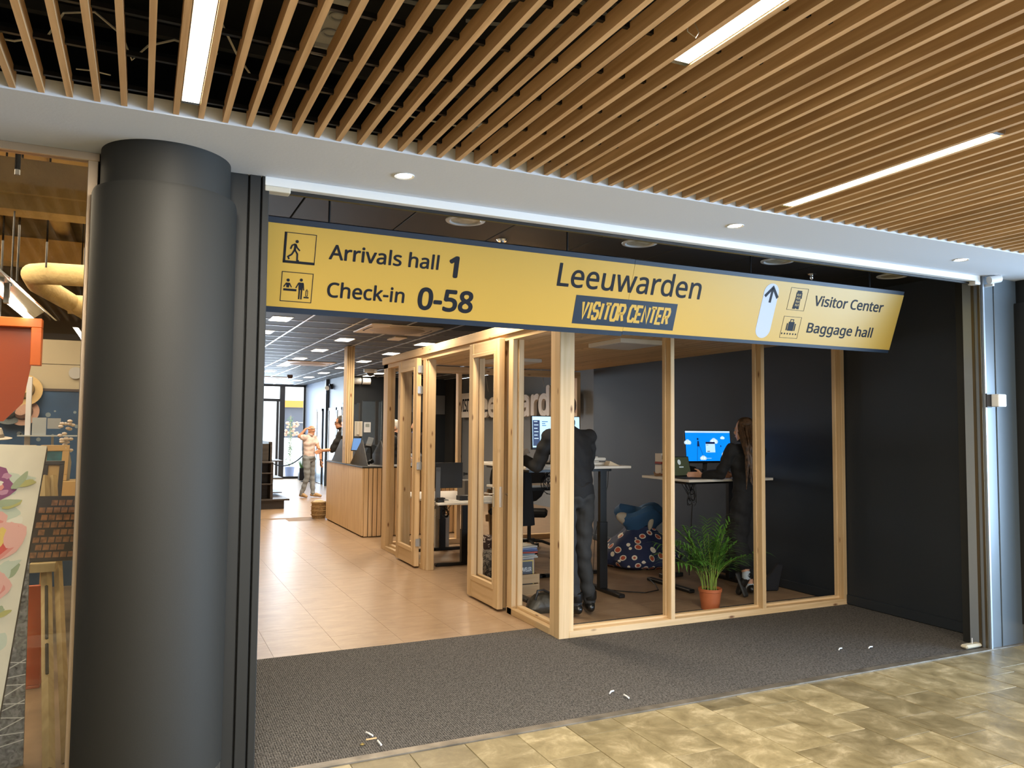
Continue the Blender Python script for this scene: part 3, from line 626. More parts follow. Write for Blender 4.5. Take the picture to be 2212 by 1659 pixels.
# left side: sill, studs, head rail, header beam
P('sill', XL, XL+.10, YF+.16, 6.25, 0, .055, PY); P('glazing_bead', XL+.05, XL+.10, YF+.175, 6.15, .055, .078, PY)
P('stud', XL, XL+.10, 6.15, 6.24, 0, 2.38, PZ); P('glazing_bead', XL+.05, XL+.10, 6.135, 6.15, .07, 2.38, PZ)
P('jamb', XL, XL+.10, 8.46, 8.57, 0, 2.38, PZ); P('jamb', XL+.012, XL+.10, 8.40, 8.452, 0, 2.38, PZ); P('jamb', XL+.03, XL+.10, 6.24, 6.27, 0, 2.38, PZ)
P('sill', XL, XL+.10, 8.57, 10.0, 0, .055, PY); P('glazing_bead', XL+.05, XL+.10, 9.33, 9.99, .055, .078, PY)
P('post', XL, XL+.10, 10.0, YB, 0, 2.43, PZ); P('stud', XL, XL+.10, 9.28, 9.34, .05, 2.38, PZ); P('glazing_bead', XL+.05, XL+.10, 9.985, 10.0, .07, 2.38, PZ)
P('head_rail', XL, XL+.10, YF+.16, YB, 2.375, 2.43, PY); P('header_beam', XL-.022, XL+.058, YF-.01, YB+.01, 2.43, 2.52, PY)
# back frame
P('sill', XL+.10, XR, YB, YB+.09, 0, .07, PX); P('head_rail', XL+.10, XR, YB, YB+.09, 2.36, 2.45, PX)
for x in (3.985, 4.955): P('stud', x, x+.055, YB, YB+.09, .07, 2.36, PZ)
P('stud', 5.895, XR, YB, YB+.09, .07, 2.36, PZ)
# ceiling of narrow boards
nb = 22; bw = (XR-XL-.06)/nb
for i in range(nb): P('board', XL+.06+bw*i+.002, XL+.06+bw*(i+1)-.002, YF+.07, YB+.09, 2.474, 2.494, PY, bev=.002)
P('roof_edge', XL+.05, XR, YF, YF+.08, 2.494, 2.52, PX)
# folding door leaves (outside face of the left side)
def leaf(name, y0, y1, x0, label=None, zt=2.40):
    d = P(name, x0, x0+.055, y0, y0+.10, .02, zt, PZ)            # near stile carries the leaf
    if label: d['label'] = label
    P('stile', x0, x0+.055, y1-.10, y1, .02, zt, PZ, d); P('bottom_rail', x0+.004, x0+.05, y0+.10, y1-.10, .02, .175, PY, d)
    P('bead', x0-.006, x0+.03, y0+.088, y1-.088, .175, .222, PY, d); P('top_rail', x0+.004, x0+.05, y0+.10, y1-.10, 2.30, zt, PY, d); P('bead', x0-.006, x0+.03, y0+.088, y1-.088, 2.265, 2.30, PY, d)
    P('bead', x0-.006, x0+.03, y0+.088, y0+.112, .222, 2.265, PZ, d, .002); P('bead', x0-.006, x0+.03, y1-.112, y1-.088, .222, 2.265, PZ, d, .002)
    return d
d1 = leaf('door_leaf', 6.30, 7.0, 2.85, 'leaf with lever handle, right of the opening'); d2 = leaf('door_leaf', 6.34, 7.02, 2.925); d3 = leaf('door_leaf', 8.60, 9.32, 2.85, 'hinged leaf folded left of the opening')
SM_ = mat('satin_aluminium', (.62, .60, .56), .3, .9)
build('handle_plate', MB().box(2.842, 2.85, 6.375, 6.405, .90, 1.075), SM_, d1, bevel=.002)
build('lever', MB().cyl((2.846, 6.39, 1.015), (2.805, 6.39, 1.015), .008, n=10).tube([(2.808, 6.385, 1.015), (2.806, 6.45, 1.015), (2.808, 6.50, 1.013)], .008, 8), SM_, d1, smooth=True)
build('lock_face', MB().box(2.862, 2.892, 6.2985, 6.301, .905, 1.085), SM_, d1, bevel=.001)
build('lever', MB().cyl((2.905, 6.39, 1.015), (2.95, 6.39, 1.015), .008, n=10).tube([(2.945, 6.395, 1.015), (2.945, 6.33, 1.015), (2.945, 6.29, 1.015)], .008, 8), SM_, d1, smooth=True)
GALV = mat('galvanised_hinge', (.55, .60, .66), .3, .9)
for z in (.29, 1.16, 2.03, 2.27):
    h = MB().box(2.905, 2.945, 8.592, 8.598, z-.045, z+.045)
    h = MB()
    M = Matrix.Translation((2.9, 8.585, z))
    h.prism([(-.042, -.036), (-.036, -.042), (0, -.042), (0, .042), (-.036, .042), (-.042, .036)], M @ Matrix.Rotation(PI/2, 4, 'X') @ Matrix.Identity(4), .003)
    h.prism([(.042, -.036), (.036, -.042), (0, -.042), (0, .042), (.036, .042), (.042, .036)], M @ Matrix.Rotation(PI/2, 4, 'X'), .003)
    h.cyl((2.9, 8.58, z-.048), (2.9, 8.58, z+.052), .006, n=10)
    for sx in (-.028, -.014, .014, .028):
        for dz in (-.028, .028): h.cyl((2.9+sx, 8.5835, z+dz), (2.9+sx, 8.580, z+dz), .0035, n=8)
    build('hinge', h, GALV, d3)
# the flush light panels under the booth ceiling
for x0, x1, y0, y1, lb in ((4.13, 4.63, 6.31, 6.91, 'unlit white square panel lamp under the booth ceiling, nearer the corner post'), (3.98, 4.55, 8.75, 9.35, 'unlit white panel lamp under the booth ceiling, further back')):
    t = thing('panel_lamp', lb, 'light', ((x0+x1)/2, (y0+y1)/2, 2.43))
    build('housing', MB().box(x0, x1, y0, y1, 2.434, 2.474), WMET, t, bevel=.002); build('diffuser', MB().box(x0+.012, x1-.012, y0+.012, y1-.012, 2.430, 2.434), OFFP, t)

# ================================================================== COUNTER BEHIND THE BOOTH
ct = thing('service_counter', 'larch-clad service counter with dark top beyond the timber booth', 'counter', (3.7, 12.5, 0))
build('front_panel', MB().box(2.93, 2.955, 11.27, 12.55, .02, 1.0), CNT, ct, bevel=.003); build('front_panel', MB().box(2.93, 2.955, 12.556, 13.7, .02, 1.0), CNT, ct, bevel=.003)
for i in range(22): build('slat', MB().box(2.958+.0665*i, 2.958+.0665*i+.056, 11.262, 11.282, 0.01, 1.0), CNT, ct, bevel=.003)
DCAR = mat('dark_carcass', (.10, .065, .035), .7)
build('carcass', MB().box(2.955, 3.36, 11.282, 13.7, 0, 1.0), DCAR, ct); build('carcass', MB().box(3.36, 4.42, 11.282, 11.85, 0, 1.0), DCAR, ct)
build('worktop', MB().box(2.925, 3.38, 11.255, 13.72, 1.0, 1.022), BLACK, ct, bevel=.003); build('worktop', MB().box(3.38, 4.44, 11.255, 11.87, 1.0, 1.022), BLACK, ct, bevel=.003)
pl = thing('timber_pillar', 'slatted timber pillar rising from the counter to the black ceiling', 'pillar', (3.0, 12.4, 1.022))
build('core', MB().box(2.935, 3.03, 12.325, 12.50, 1.022, 2.88), mat('pillar_groove', (.12, .07, .03), .7), pl)
for i in range(3): build('slat', MB().box(2.94+.034*i, 2.94+.034*i+.029, 12.300, 12.325, 1.022, 2.88), PZ, pl, bevel=.002)
build('side_board', MB().box(2.915, 2.935, 12.30, 12.50, 1.022, 2.88), PZ, pl, bevel=.003)
CARD = mat('dark_grey_board', (.060, .058, .058), .6)
def shield(y, lb, x0=3.0, x1=3.30):
    t = thing('counter_screen', lb, 'screen', ((x0+x1)/2, y, 1.022))
    build('pane', MB().box(x0, x1, y-.003, y+.003, 1.20, 2.0), ACRYL, t)
    for x in (x0+.005, x1-.01): build('bracket', MB().prism([(y-.36, 1.022), (y+.72, 1.022), (y+.05, 1.39), (y-.02, 1.40)], Matrix(((0, 0, 1, x), (1, 0, 0, 0), (0, 1, 0, 0), (0, 0, 0, 1))), .006), CARD, t)
    build('foot_plate', MB().box(x0, x1, y-.36, y+.72, 1.022, 1.028), CARD, t)
shield(11.62, 'clear acrylic counter screen on triangular dark brackets, nearer one'); shield(12.95, 'clear acrylic counter screen on dark brackets behind the timber pillar')
t = thing('tablet', 'tablet on a swivel stand on the counter beside the timber pillar', 'tablet', (3.1, 12.15, 1.03))
M = Matrix.Translation((3.03, 12.05, 1.33)) @ Euler((1.25, 0, -.75)).to_matrix().to_4x4()
build('body', MB().box(-.075, .075, -.105, .105, -.006, .006, M), BLACK, t); build('screen', MB().box(-.067, .067, -.095, .095, .006, .008, M), mat('tablet_screen', (.05, .12, .3), .2, emit=(.25, .45, .85), es=.5), t)
build('arm', MB().tube([(3.04, 12.06, 1.32), (3.10, 12.12, 1.26), (3.12, 12.15, 1.2), (3.12, 12.15, 1.022)], .014, 8), BLACK, t)
t = thing('card_terminal', 'black card terminal on a swivel arm behind the counter screen', 'terminal', (3.25, 12.0, 1.03))
M = Matrix.Translation((3.22, 11.98, 1.36)) @ Euler((.9, .2, -.4)).to_matrix().to_4x4()
build('body', MB().box(-.05, .05, -.09, .09, -.02, .02, M), BLACK, t, bevel=.008); build('arm', MB().tube([(3.22, 11.98, 1.34), (3.26, 12.02, 1.25), (3.26, 12.02, 1.022)], .014, 8), BLACK, t)
tag(build('scanner', MB().tube([(3.12, 11.75, 1.06), (3.17, 11.72, 1.07), (3.2, 11.7, 1.09)], lambda q: .018+.014*q, 8).box(3.1, 3.16, 11.72, 11.78, 1.028, 1.05), BLACK, smooth=True), 'small black hand scanner lying on the counter under the screen', 'scanner')
tag(build('cash_roll', MB().cyl((3.06, 12.75, 1.028), (3.06, 12.75, 1.10), .05, n=14), PAPER), 'small pale roll on the counter left of the timber pillar', 'roll')
ph = thing('wall_phone', 'cream wall telephone on the dark wall right of the timber pillar', 'telephone', (4.96, 19.55, 1.4))
build('body', MB().box(4.86, 5.06, 19.53, 19.6, 1.36, 1.74), mat('cream_plastic', (.60, .55, .45), .45), ph, bevel=.01); build('handset', MB().box(4.90, 4.98, 19.49, 19.53, 1.40, 1.72), mat('cream_plastic_light', (.66, .60, .50), .4), ph, bevel=.01)
ph = thing('thermostat', 'small white thermostat panel on the dark wall beside the telephone', 'thermostat', (5.15, 19.58, 1.4))
build('body', MB().box(5.10, 5.28, 19.57, 19.6, 1.46, 1.72), WMET, ph, bevel=.006); build('display', MB().box(5.14, 5.24, 19.565, 19.57, 1.60, 1.68), mat('lcd', (.30, .33, .30), .3), ph)
# --- woven basket
b = thing('basket', 'woven wicker basket on the floor at the far end of the counter', 'basket', (2.86, 13.95, 0)); bc = (2.86, 13.95, 0); WK = mat('wicker', (.36, .23, .10), .7, bump=.9, bscale=90, var=.45, vscale=60)
build('body', MB().lathe([(.001, 0), (.11, 0), (.125, .05), (.13, .16), (.12, .27), (.125, .285), (.115, .285), (.11, .26), (.10, .05), (.001, .04)], bc, 24), WK, b, smooth=True)
for z in (.06, .13, .20, .27): build('hoop', MB().tube([(2.86+(.132)*math.cos(a), 13.95+.132*math.sin(a), z) for a in [2*PI*i/20 for i in range(21)]], .009, 6), WK, b)
build('liner', MB().lathe([(.001, .30), (.06, .31), (.10, .285), (.108, .27)], bc, 18, False), mat('straw_paper', (.55, .44, .26), .8, bump=.8, bscale=50), b)
# --- dark display shelving with stepped plinth
s = thing('display_shelves', 'dark wooden stepped display shelves left of the walking man', 'shelf', (2.0, 16.3, 0))
build('plinth', MB().box(.9, 2.56, 15.75, 17.6, 0, .16), DKW, s, bevel=.004); build('plinth_top', MB().box(.9, 2.65, 15.68, 17.7, .16, .195), DKW, s, bevel=.004)
build('back_panel', MB().box(.9, 2.32, 16.10, 16.14, .195, 1.25), DKW, s); build('side_panel', MB().box(2.29, 2.34, 15.75, 17.4, .195, .90), DKW, s, bevel=.003); build('side_panel', MB().box(2.29, 2.36, 16.1, 17.4, .90, 1.29), DKW, s, bevel=.003)
for z in (.48, .69, .895): build('shelf_board', MB().box(.9, 2.33, 15.72, 16.1, z-.012, z+.012), DKW, s, bevel=.003)
for z in (.895, .55, .26): build('end_shelf', MB().box(2.34, 2.62, 16.4, 17.2, z-.01, z+.01), DKW, s)
for i, (c, lb) in enumerate((((.62, .55, .45), 'cream'), ((.10, .42, .33), 'green'))):
    tag(build('book', MB().box(1.955+.075*i, 2.02+.065*i, 15.76, 15.95, .908, 1.20-.02*i), mat('book_%d' % i, c, .5), bevel=.002), '%s booklet standing on the top of the dark display shelves' % lb, 'book')
# --- rope barrier behind the shelves
t = thing('rope_barrier', 'drooping dark queue rope on slim posts before the bright window', 'barrier', (3.4, 23.2, 0))
for x in (3.0, 4.35): build('post', MB().lathe([(.14, 0), (.14, .02), (.02, .03), (.02, .95), (.03, .96), (.03, 1.0), (.001, 1.01)], (x, 23.2, 0), 16), BLKM, t, smooth=True)
build('rope', MB().tube(catenary((3.0, 23.2, .92), (4.35, 23.2, .85), .42, 16), .018, 6), mat('rope', (.03, .05, .08), .8), t)

# ================================================================== DESKS
def desk(name, label, x0, x1, y0, y1, z, legs, axis, foot=(.36,)):
    t = thing(name, label, 'desk', ((x0+x1)/2, (y0+y1)/2, 0))
    build('desktop', MB().box(x0, x1, y0, y1, z-.025, z), DESKW, t, bevel=.003)
    build('under_frame', MB().box(x0+.12, x1-.12, (y0+y1)/2-.20, (y0+y1)/2+.2, z-.06, z-.026), BLKM, t)
    for (lx, ly) in legs:
        lg = build('leg', MB().box(lx-.045, lx+.045, ly-.03, ly+.03, .03, z*.55), BLKM, t, bevel=.003)
        build('inner_column', MB().box(lx-.036, lx+.036, ly-.023, ly+.023, z*.55, z-.06), BLKM, lg)
        if axis == 'y': f = MB().box(lx-.035, lx+.035, ly-.36, ly+.36, 0, .035)
        else: f = MB().box(lx-.36, lx+.36, ly-.035, ly+.035, 0, .035)
        build('foot', f, BLKM, lg, bevel=.008)
    return t
DM = desk('standing_desk', 'raised white standing desk before the man in the black shirt', 3.22, 4.38, 6.50, 7.25, 1.24, ((3.275, 6.87), (4.17, 6.70)), 'y')
DW = desk('standing_desk', 'raised white standing desk in front of the long-haired woman', 4.85, 5.93, 6.20, 7.0, 1.11, ((4.93, 6.62), (5.72, 6.62)), 'y')
desk('office_desk', 'low white desk behind the door opening holding a black monitor', 3.04, 3.86, 8.36, 9.95, .75, ((3.47, 8.62), (3.60, 9.74)), 'x')
desk('office_desk', 'white desk half hidden behind the open door leaf and chair', 3.62, 4.75, 8.02, 8.33, .95, ((3.75, 8.2), (4.6, 8.2)), 'y')
def cables(cx, cy, z, n, r, label, seed):
    rr = random.Random(seed); mb = MB()
    for _ in range(n):
        pts = []; a0 = rr.uniform(0, 6); w = rr.uniform(.03, r)
        pts.append((cx+rr.uniform(-.05, .05), cy, z))
        for k in range(9):
            a = a0+k*.8; pts.append((cx+w*math.cos(a), cy+.5*w*math.sin(a*1.3), z-.05-w*1.1-w*1.0*math.sin(a)))
        pts.append((cx+rr.uniform(-.1, .1), cy+.05, z))
        mb.tube(pts, .0035, 5)
    tag(build('cable_bundle', mb, BLACK), label, 'cables')['kind'] = 'stuff'
cables(5.12, 6.5, 1.05, 9, .09, 'tangled black cables hanging under the woman\'s desk', 1)
cables(3.28, 8.75, .69, 8, .05, 'black cable knot hanging under the low desk in the doorway', 2)
cables(3.72, 7.0, 1.18, 8, .10, 'black cables hanging under the man\'s standing desk', 3)
DESKS = {}
def cord(pts, label, r=.005, par=None):
    o = build('power_cord', MB().tube(pts, r, 6), BLACK, par)
    if par is None: tag(o, label, 'cord')
cord([(5.42, 6.85, 1.05), (5.43, 6.9, .7), (5.45, 6.95, .3), (5.47, 7.0, .01)], '', .005, DW)
cord([(3.9, 7.0, .006), (4.2, 6.78, .006), (4.32, 6.6, .006), (4.5, 6.44, .006), (4.7, 6.5, .006), (4.84, 6.75, .006), (4.90, 6.93, .02)], '', .005, DM)
cord([(4.40, 6.95, 1.19), (4.42, 7.0, 1.0), (4.36, 7.02, .8), (4.3, 7.05, .5), (4.3, 7.1, .01)], '', .003, DM)
# ------------------------------------------------------------------ screens
BLUEUI = mat('screen_blue', (.01, .10, .6), .3, emit=(.0, .27, .95), es=.95); CLOUD = mat('screen_cloud', (.6, .7, .8), .3, emit=(.60, .82, 1.0), es=.75); UIW = mat('screen_white', (.7, .8, .9), .3, emit=(.45, .75, 1.0), es=.95); NAVY = mat('screen_navy', (.01, .02, .08), .3, emit=(.01, .02, .10), es=.6); UID = mat('screen_dark_green', (.03, .04, .02), .15, emit=(.06, .07, .04), es=.5)
def monitor(label, M, w, h, stand_z, base=True):
    """M: screen centre frame, x right, y up, z toward the user"""
    o = M.to_translation(); t = thing('monitor', label, 'monitor', (o.x, o.y, stand_z))
    hs = build('housing', MB().box(-w/2-.008, w/2+.008, -h/2-.022, h/2+.008, -.03, 0, M), BLACK, t, bevel=.003)
    bk = M @ Vector((0, -.02, -.05)); nb = (M.to_3x3() @ Vector((0, 0, -1))); nb.z = 0; nb.normalize()
    build('stand', MB().box(-.04, .04, -h/2-.02, .06, -.055, -.03, M).tube([bk+Vector((0, 0, -.05)), Vector((bk.x+nb.x*.03, bk.y+nb.y*.03, stand_z+.012))], .03, 4), BLACK, t)
    if base: build('base', MB().lathe([(.001, 0), (.12, 0), (.12, .012), (.001, .014)], (bk.x, bk.y, stand_z), 20), BLACK, t)
    return t
def scr(t, name, mb, m): return build(name, mb, m, t)
# blue screen in front of the woman
M = Matrix.Translation((5.58, 6.80, 1.425)) @ Euler((PI/2 - .10, 0, -.06)).to_matrix().to_4x4()
mo = monitor('wide monitor with a bright blue screen in front of the woman', M, .58, .325, 1.11)
def R(mb, x0, x1, y0, y1, k=1): return mb.box(x0, x1, y0, y1, .0002*k, .0002*k+.0006, M)
scr(mo, 'screen', R(MB(), -.29, .29, -.1625, .1625), BLUEUI)
cl = R(MB(), -.29, .29, .143, .1625, 4)
def cloud(cx, cy, r):
    for dx, dy, q in ((0, .5, 1), (-.9, .1, .7), (.9, .1, .75)): disc(cl, (cx+dx*r, cy+dy*r*.6), r*q, M @ Matrix.Translation((0, 0, .0009)), .0004, 16)
for a in ((-.265, .035, .028), (.075, .045, .032), (.19, .085, .018), (-.075, -.135, .026), (.24, -.10, .045), (.20, -.135, .03)): cloud(*a)
scr(mo, 'screen_clouds', cl, CLOUD)
w_ = R(R(MB(), -.035, .085, -.07, .03, 8), -.03, .03, -.135, -.131, 8); scr(mo, 'login_box', w_, UIW)
n_ = R(R(R(MB(), -.035, .085, .022, .044, 12), -.02, .015, -.063, -.055, 12), -.03, .0, .008, .012, 12)
ribbon(n_, [(-.155, -.16), (-.145, -.035), (-.135, .0)], .004, M @ Matrix.Translation((0, 0, .0025)), .0004); ribbon(n_, [(-.075, -.11), (-.105, -.03), (-.12, .0)], .004, M @ Matrix.Translation((0, 0, .0025)), .0004)
n_.prism([(-.148, -.005), (-.115, -.005), (-.122, .055), (-.140, .055)], M @ Matrix.Translation((0, 0, .0025)), .0004); disc(n_, (-.135, .075), .012, M @ Matrix.Translation((0, 0, .0025)), .0004, 12)
n_.prism([(.155, -.015), (.155, .012), (.172, -.004)], M @ Matrix.Translation((0, 0, .0025)), .0004)
scr(mo, 'screen_figure', n_, NAVY)
# big screen behind the man in black
M = Matrix.Translation((3.82, 7.02, 1.565)) @ Euler((PI/2 - .05, 0, .05)).to_matrix().to_4x4()
mo = monitor('large monitor with a pale blue page behind the corner post', M, .56, .31, 1.24)
scr(mo, 'screen', R(MB(), -.28, .28, -.155, .155), UIW)
n_ = R(MB(), -.275, -.195, -.14, .118, 6); scr(mo, 'screen_menu', n_, NAVY)
l_ = MB()
for k in range(6): R(l_, -.262, -.222+.01*(k % 2), .10-.034*k, .108-.034*k, 12)
R(l_, -.28, .28, .128, .131, 12); scr(mo, 'screen_text', l_, CLOUD)
l_ = MB()
for k, (a, b, y) in enumerate(((-.17, -.1, .10), (-.17, -.13, .08), (-.17, -.12, .06), (.17, .23, .08))): R(l_, a, b, y, y+.008, 12)
scr(mo, 'screen_text', l_, mat('screen_text_blue', (.05, .12, .3), .3, emit=(.10, .25, .5), es=.6))
# monitor seen from behind, on the low desk
M = Matrix.Translation((3.24, 8.78, 1.035)) @ Euler((PI/2, 0, PI - .10)).to_matrix().to_4x4()
t = thing('monitor', 'black monitor seen from behind on the low desk in the doorway', 'monitor', (3.24, 8.75, .75))
build('housing', MB().box(-.245, .245, -.15, .15, -.03, 0, M), BLACK, t, bevel=.004)
build('stand', MB().box(-.03+.06, .03+.06, -.285, .10, -.055, -.03, M), mat('stand_grey', (.12, .12, .12), .35, .5), t, bevel=.003)
em_ = build('emblem', MB().lathe([(.016, -.001), (.019, -.001), (.019, .002), (.016, .002)], (0, 0, 0), 18, False), mat('emblem_grey', (.05, .05, .05), .4), t)
em_.data.transform(Matrix.Translation(-OFF[t]) @ M @ Matrix.Translation((.06, .065, -.0565)) @ Matrix.Translation(OFF[t]))
lt = lettering('lettering', 'DELL', .047, .073, .059, .071, M @ Matrix.Translation((.12, 0, -.0562)) @ Matrix.Rotation(PI, 4, 'Y'), .0008, mat('emblem_letters', (.05, .05, .05), .4), t, .01)
build('base', MB().box(-.05, .17, -.288, -.276, -.14, .06, M), mat('base_grey', (.10, .10, .10), .4, .5), t, bevel=.003)
tag(build('webcam', MB().cyl((3.50, 8.72, 1.05), (3.54, 8.72, 1.05), .014, n=12).box(3.49, 3.5, 8.71, 8.73, 1.03, 1.07), BLACK), 'small black webcam at the right edge of the doorway monitor', 'webcam')
# laptop on the woman's desk
M = Matrix.Translation((5.02, 6.58, 1.22)) @ Euler((PI/2-.25, 0, .12)).to_matrix().to_4x4()
t = thing('laptop', 'open laptop with a dark login picture left of the blue monitor', 'laptop', (5.02, 6.5, 1.11))
build('lid', MB().box(-.155, .155, -.105, .105, -.008, 0, M), BLACK, t, bevel=.002); build('screen', R(MB(), -.147, .147, -.093, .097), UID, t)
l_ = disc(MB(), (.01, .045), .022, M @ Matrix.Translation((0, 0, .001)), .0006, 18, .028); R(l_, -.0, .06, -.012, 0, 5); build('screen_login', l_, mat('screen_grey', (.4, .45, .45), .3, emit=(.35, .42, .45), es=.6), t)
build('keyboard', MB().box(4.86, 5.20, 6.30, 6.54, 1.11, 1.122), BLACK, t, bevel=.003)
tag(build('camera_case', MB().prism([(0, 0), (.14, 0), (.10, .10), (-.02, .12)], Matrix.Translation((5.18, 6.72, 1.11)) @ Euler((PI/2, 0, 0)).to_matrix().to_4x4(), .08), BLACK), 'black angular desk phone between laptop and blue monitor', 'telephone')
tag(build('mug', MB().lathe([(.001, 0), (.035, 0), (.038, .085), (.034, .085), (.031, .01), (.001, .01)], (5.27, 6.55, 1.11), 18), BLACK, smooth=True), 'black mug on the desk by the woman\'s hand', 'mug')
# boxes at the left end of that desk
for z0, z1, s_, lb in ((1.11, 1.225, 'eko', 'white carton printed with dark letters under another, on the woman\'s desk'), (1.235, 1.345, 'PLA', 'white carton on top of another on the woman\'s desk')):
    t = thing('carton', lb, 'box', (5.04, 6.88, z0))
    build('body', MB().box(4.985, 5.12, 6.84, 6.95, z0, z1), mat('carton_white_%d' % int(z0*100), (.62, .57, .52), .6), t, bevel=.002)
    build('band', MB().box(4.984, 5.121, 6.839, 6.951, z0, z0+.022), mat('carton_red_%d' % int(z0*100), (.30, .04, .03), .6), t)
    lettering('lettering', s_, 4.995, 5.085, z0+.05, z0+.09, plane_M((0, 6.8395, 0), (1, 0, 0), (0, 0, 1)), .0008, TINT, t, .02)
tag(build('paper_scrap', MB().prism([(0, 0), (.16, 0), (.12, .05), (.05, .03), (.02, .06)], Matrix.Translation((4.87, 6.80, 1.112)) @ Euler((.9, .1, .2)).to_matrix().to_4x4(), .004), mat('kraft', (.30, .18, .10), .8)), 'crumpled brown paper at the left corner of the woman\'s desk', 'paper')
# books on the man's desk
for i, (w, h, dx, c, lb) in enumerate(((.22, .028, 0, (.68, .68, .66), 'lowest white book'), (.15, .014, -.03, (.02, .02, .02), 'thin black notebook'), (.20, .030, .0, (.66, .66, .64), 'thick white book'), (.13, .010, -.02, (.6, .6, .58), 'thin pale notepad'))):
    z = 1.242 + (0, .029, .044, .075)[i]
    t = thing('book', lb + ' in the stack on the man\'s standing desk', 'book', (4.08+dx, 6.8, z)); build('cover', MB().box(4.02+dx, 4.02+dx+w-.04, 6.66, 6.92, z, z+h), mat('book_cover_%d' % i, c, .5), t, bevel=.002); build('pages', MB().box(4.016+dx, 4.023+dx+w-.04, 6.657, 6.915, z+h*.2, z+h*.8), PAPER, t)
tag(build('folded_card', MB().prism([(0, 0), (.13, 0), (.02, .045)], Matrix.Translation((4.14, 6.62, 1.242)) @ Euler((PI/2, 0, 0)).to_matrix().to_4x4(), .08), mat('cream_card', (.62, .52, .38), .7)), 'folded cream card beside the books on the man\'s desk', 'card')
t = thing('camera_device', 'small black camera on the man\'s standing desk by his hand', 'camera', (3.42, 6.62, 1.24)); build('body', MB().box(3.36, 3.48, 6.60, 6.67, 1.24, 1.31), BLACK, t, bevel=.01); build('lens', MB().cyl((3.41, 6.60, 1.275), (3.41, 6.57, 1.275), .026, n=16), mat('lens_silver', (.5, .5, .5), .2, .8), t)
tag(build('paper_bag', MB().box(3.28, 3.36, 6.75, 6.98, 1.24, 1.36).prism([(0, 0), (.1, 0), (.07, .05), (.02, .04)], Matrix.Translation((3.27, 6.74, 1.36)) @ Euler((PI/2, 0, 0)).to_matrix().to_4x4(), .05), mat('grey_beige_bag', (.33, .28, .23), .8), bevel=.012), 'grey beige bag on the man\'s desk seen between door and post', 'bag')
# patterned cloth bag on the desk corner
ZB = mat('black_white_cloth', (.4, .4, .42), .7); 
def patchy(name, a, b, scale, thr=.5, soft=.04):
    m = bpy.data.materials.new(name); m.use_nodes = True; N, L = nt(m); bs = N['Principled BSDF']; tc = N.new('ShaderNodeTexCoord'); n = N.new('ShaderNodeTexNoise'); n.inputs['Scale'].default_value = scale; n.inputs['Detail'].default_value = 1.5; n.inputs['Distortion'].default_value = 1.2
    L.new(tc.outputs['Object'], n.inputs['Vector']); r = N.new('ShaderNodeValToRGB'); e = r.color_ramp.elements; e[0].position = thr-soft; e[1].position = thr+soft; e[0].color = (*a, 1); e[1].color = (*b, 1)
    L.new(n.outputs['Fac'], r.inputs['Fac']); L.new(r.outputs['Color'], bs.inputs['Base Color']); bs.inputs['Roughness'].default_value = .7; return m
def sack(name, label, cat, prof, c, m, seed, lump=.08, n=28, sx=1, sy=1, rings=1):
    mb = MB(); mb.lathe(prof, (0, 0, 0), n); rr = random.Random(seed); ph = [rr.uniform(0, 6) for _ in range(8)]
    for v in mb.bm.verts:
        a = math.atan2(v.co.y, v.co.x); k = 1 + lump*(math.sin(3*a+ph[0]+v.co.z*9)+.6*math.sin(5*a+ph[1]-v.co.z*14)+.4*math.sin(9*a+ph[2]+v.co.z*23))
        v.co.x *= k*sx; v.co.y *= k*sy; v.co += Vector(c)
    return tag(build(name, mb, m, smooth=True), label, cat)
sack('cloth_bag', 'black and white patterned cloth bag on the desk end, beside the door leaf', 'bag', [(.001, 0), (.13, .0), (.16, .06), (.13, .15), (.06, .20), (.001, .21)], (3.44, 7.36, 1.24-.0), patchy('zebra_cloth', (.02, .02, .025), (.62, .62, .68), 24), 4)
bpy.data.objects['cloth_bag'].location.z = 1.24
desk('standing_desk', 'raised white desk pushed back to back with the man\'s standing desk', 3.24, 4.36, 7.27, 7.80, 1.24, ((3.62, 7.55), (4.28, 7.55)), 'x')
# ------------------------------------------------------------------ office chairs
def chair(label, x, y, rz, zs=.48):
    t = thing('office_chair', label, 'chair', (x, y, 0), rotz=rz, local=True)
    FAB = MATS.get('chair_fabric') or mat('chair_fabric', (.012, .012, .013), .85)
    build('seat', MB().box(-.24, .24, -.24, .24, zs-.05, zs+.03), FAB, t, bevel=.03)
    build('backrest', MB().ell((0, .26, zs+.38), (.22, .05, .28)), FAB, t, smooth=True)
    build('back_post', MB().tube([(0, .1, zs-.05), (0, .27, zs), (0, .30, zs+.3)], .02, 8), BLACK, t)
    build('gas_lift', MB().cyl((0, 0, .10), (0, 0, zs-.05), .025, n=12), BLACK, t)
    for k in range(5):
        a = 2*PI*k/5; lg = build('leg', MB().tube([(0, 0, .13), (.17*math.cos(a), .17*math.sin(a), .12), (.30*math.cos(a), .30*math.sin(a), .075)], lambda q: .022-.006*q, 8), BLACK, t, smooth=True)
        c = Vector((.31*math.cos(a), .31*math.sin(a), .028)); d = Vector((-math.sin(a), math.cos(a), 0))
        build('caster', MB().cyl(c-d*.022, c+d*.022, .028, n=14), BLACK, lg, smooth=True)
    return t
chair('black office chair behind the door leaf at the far desk', 4.14, 8.80, 2.6, .60)
chair('black office chair in the dark corner behind the man\'s desk', 4.66, 9.30, -.5, .5)
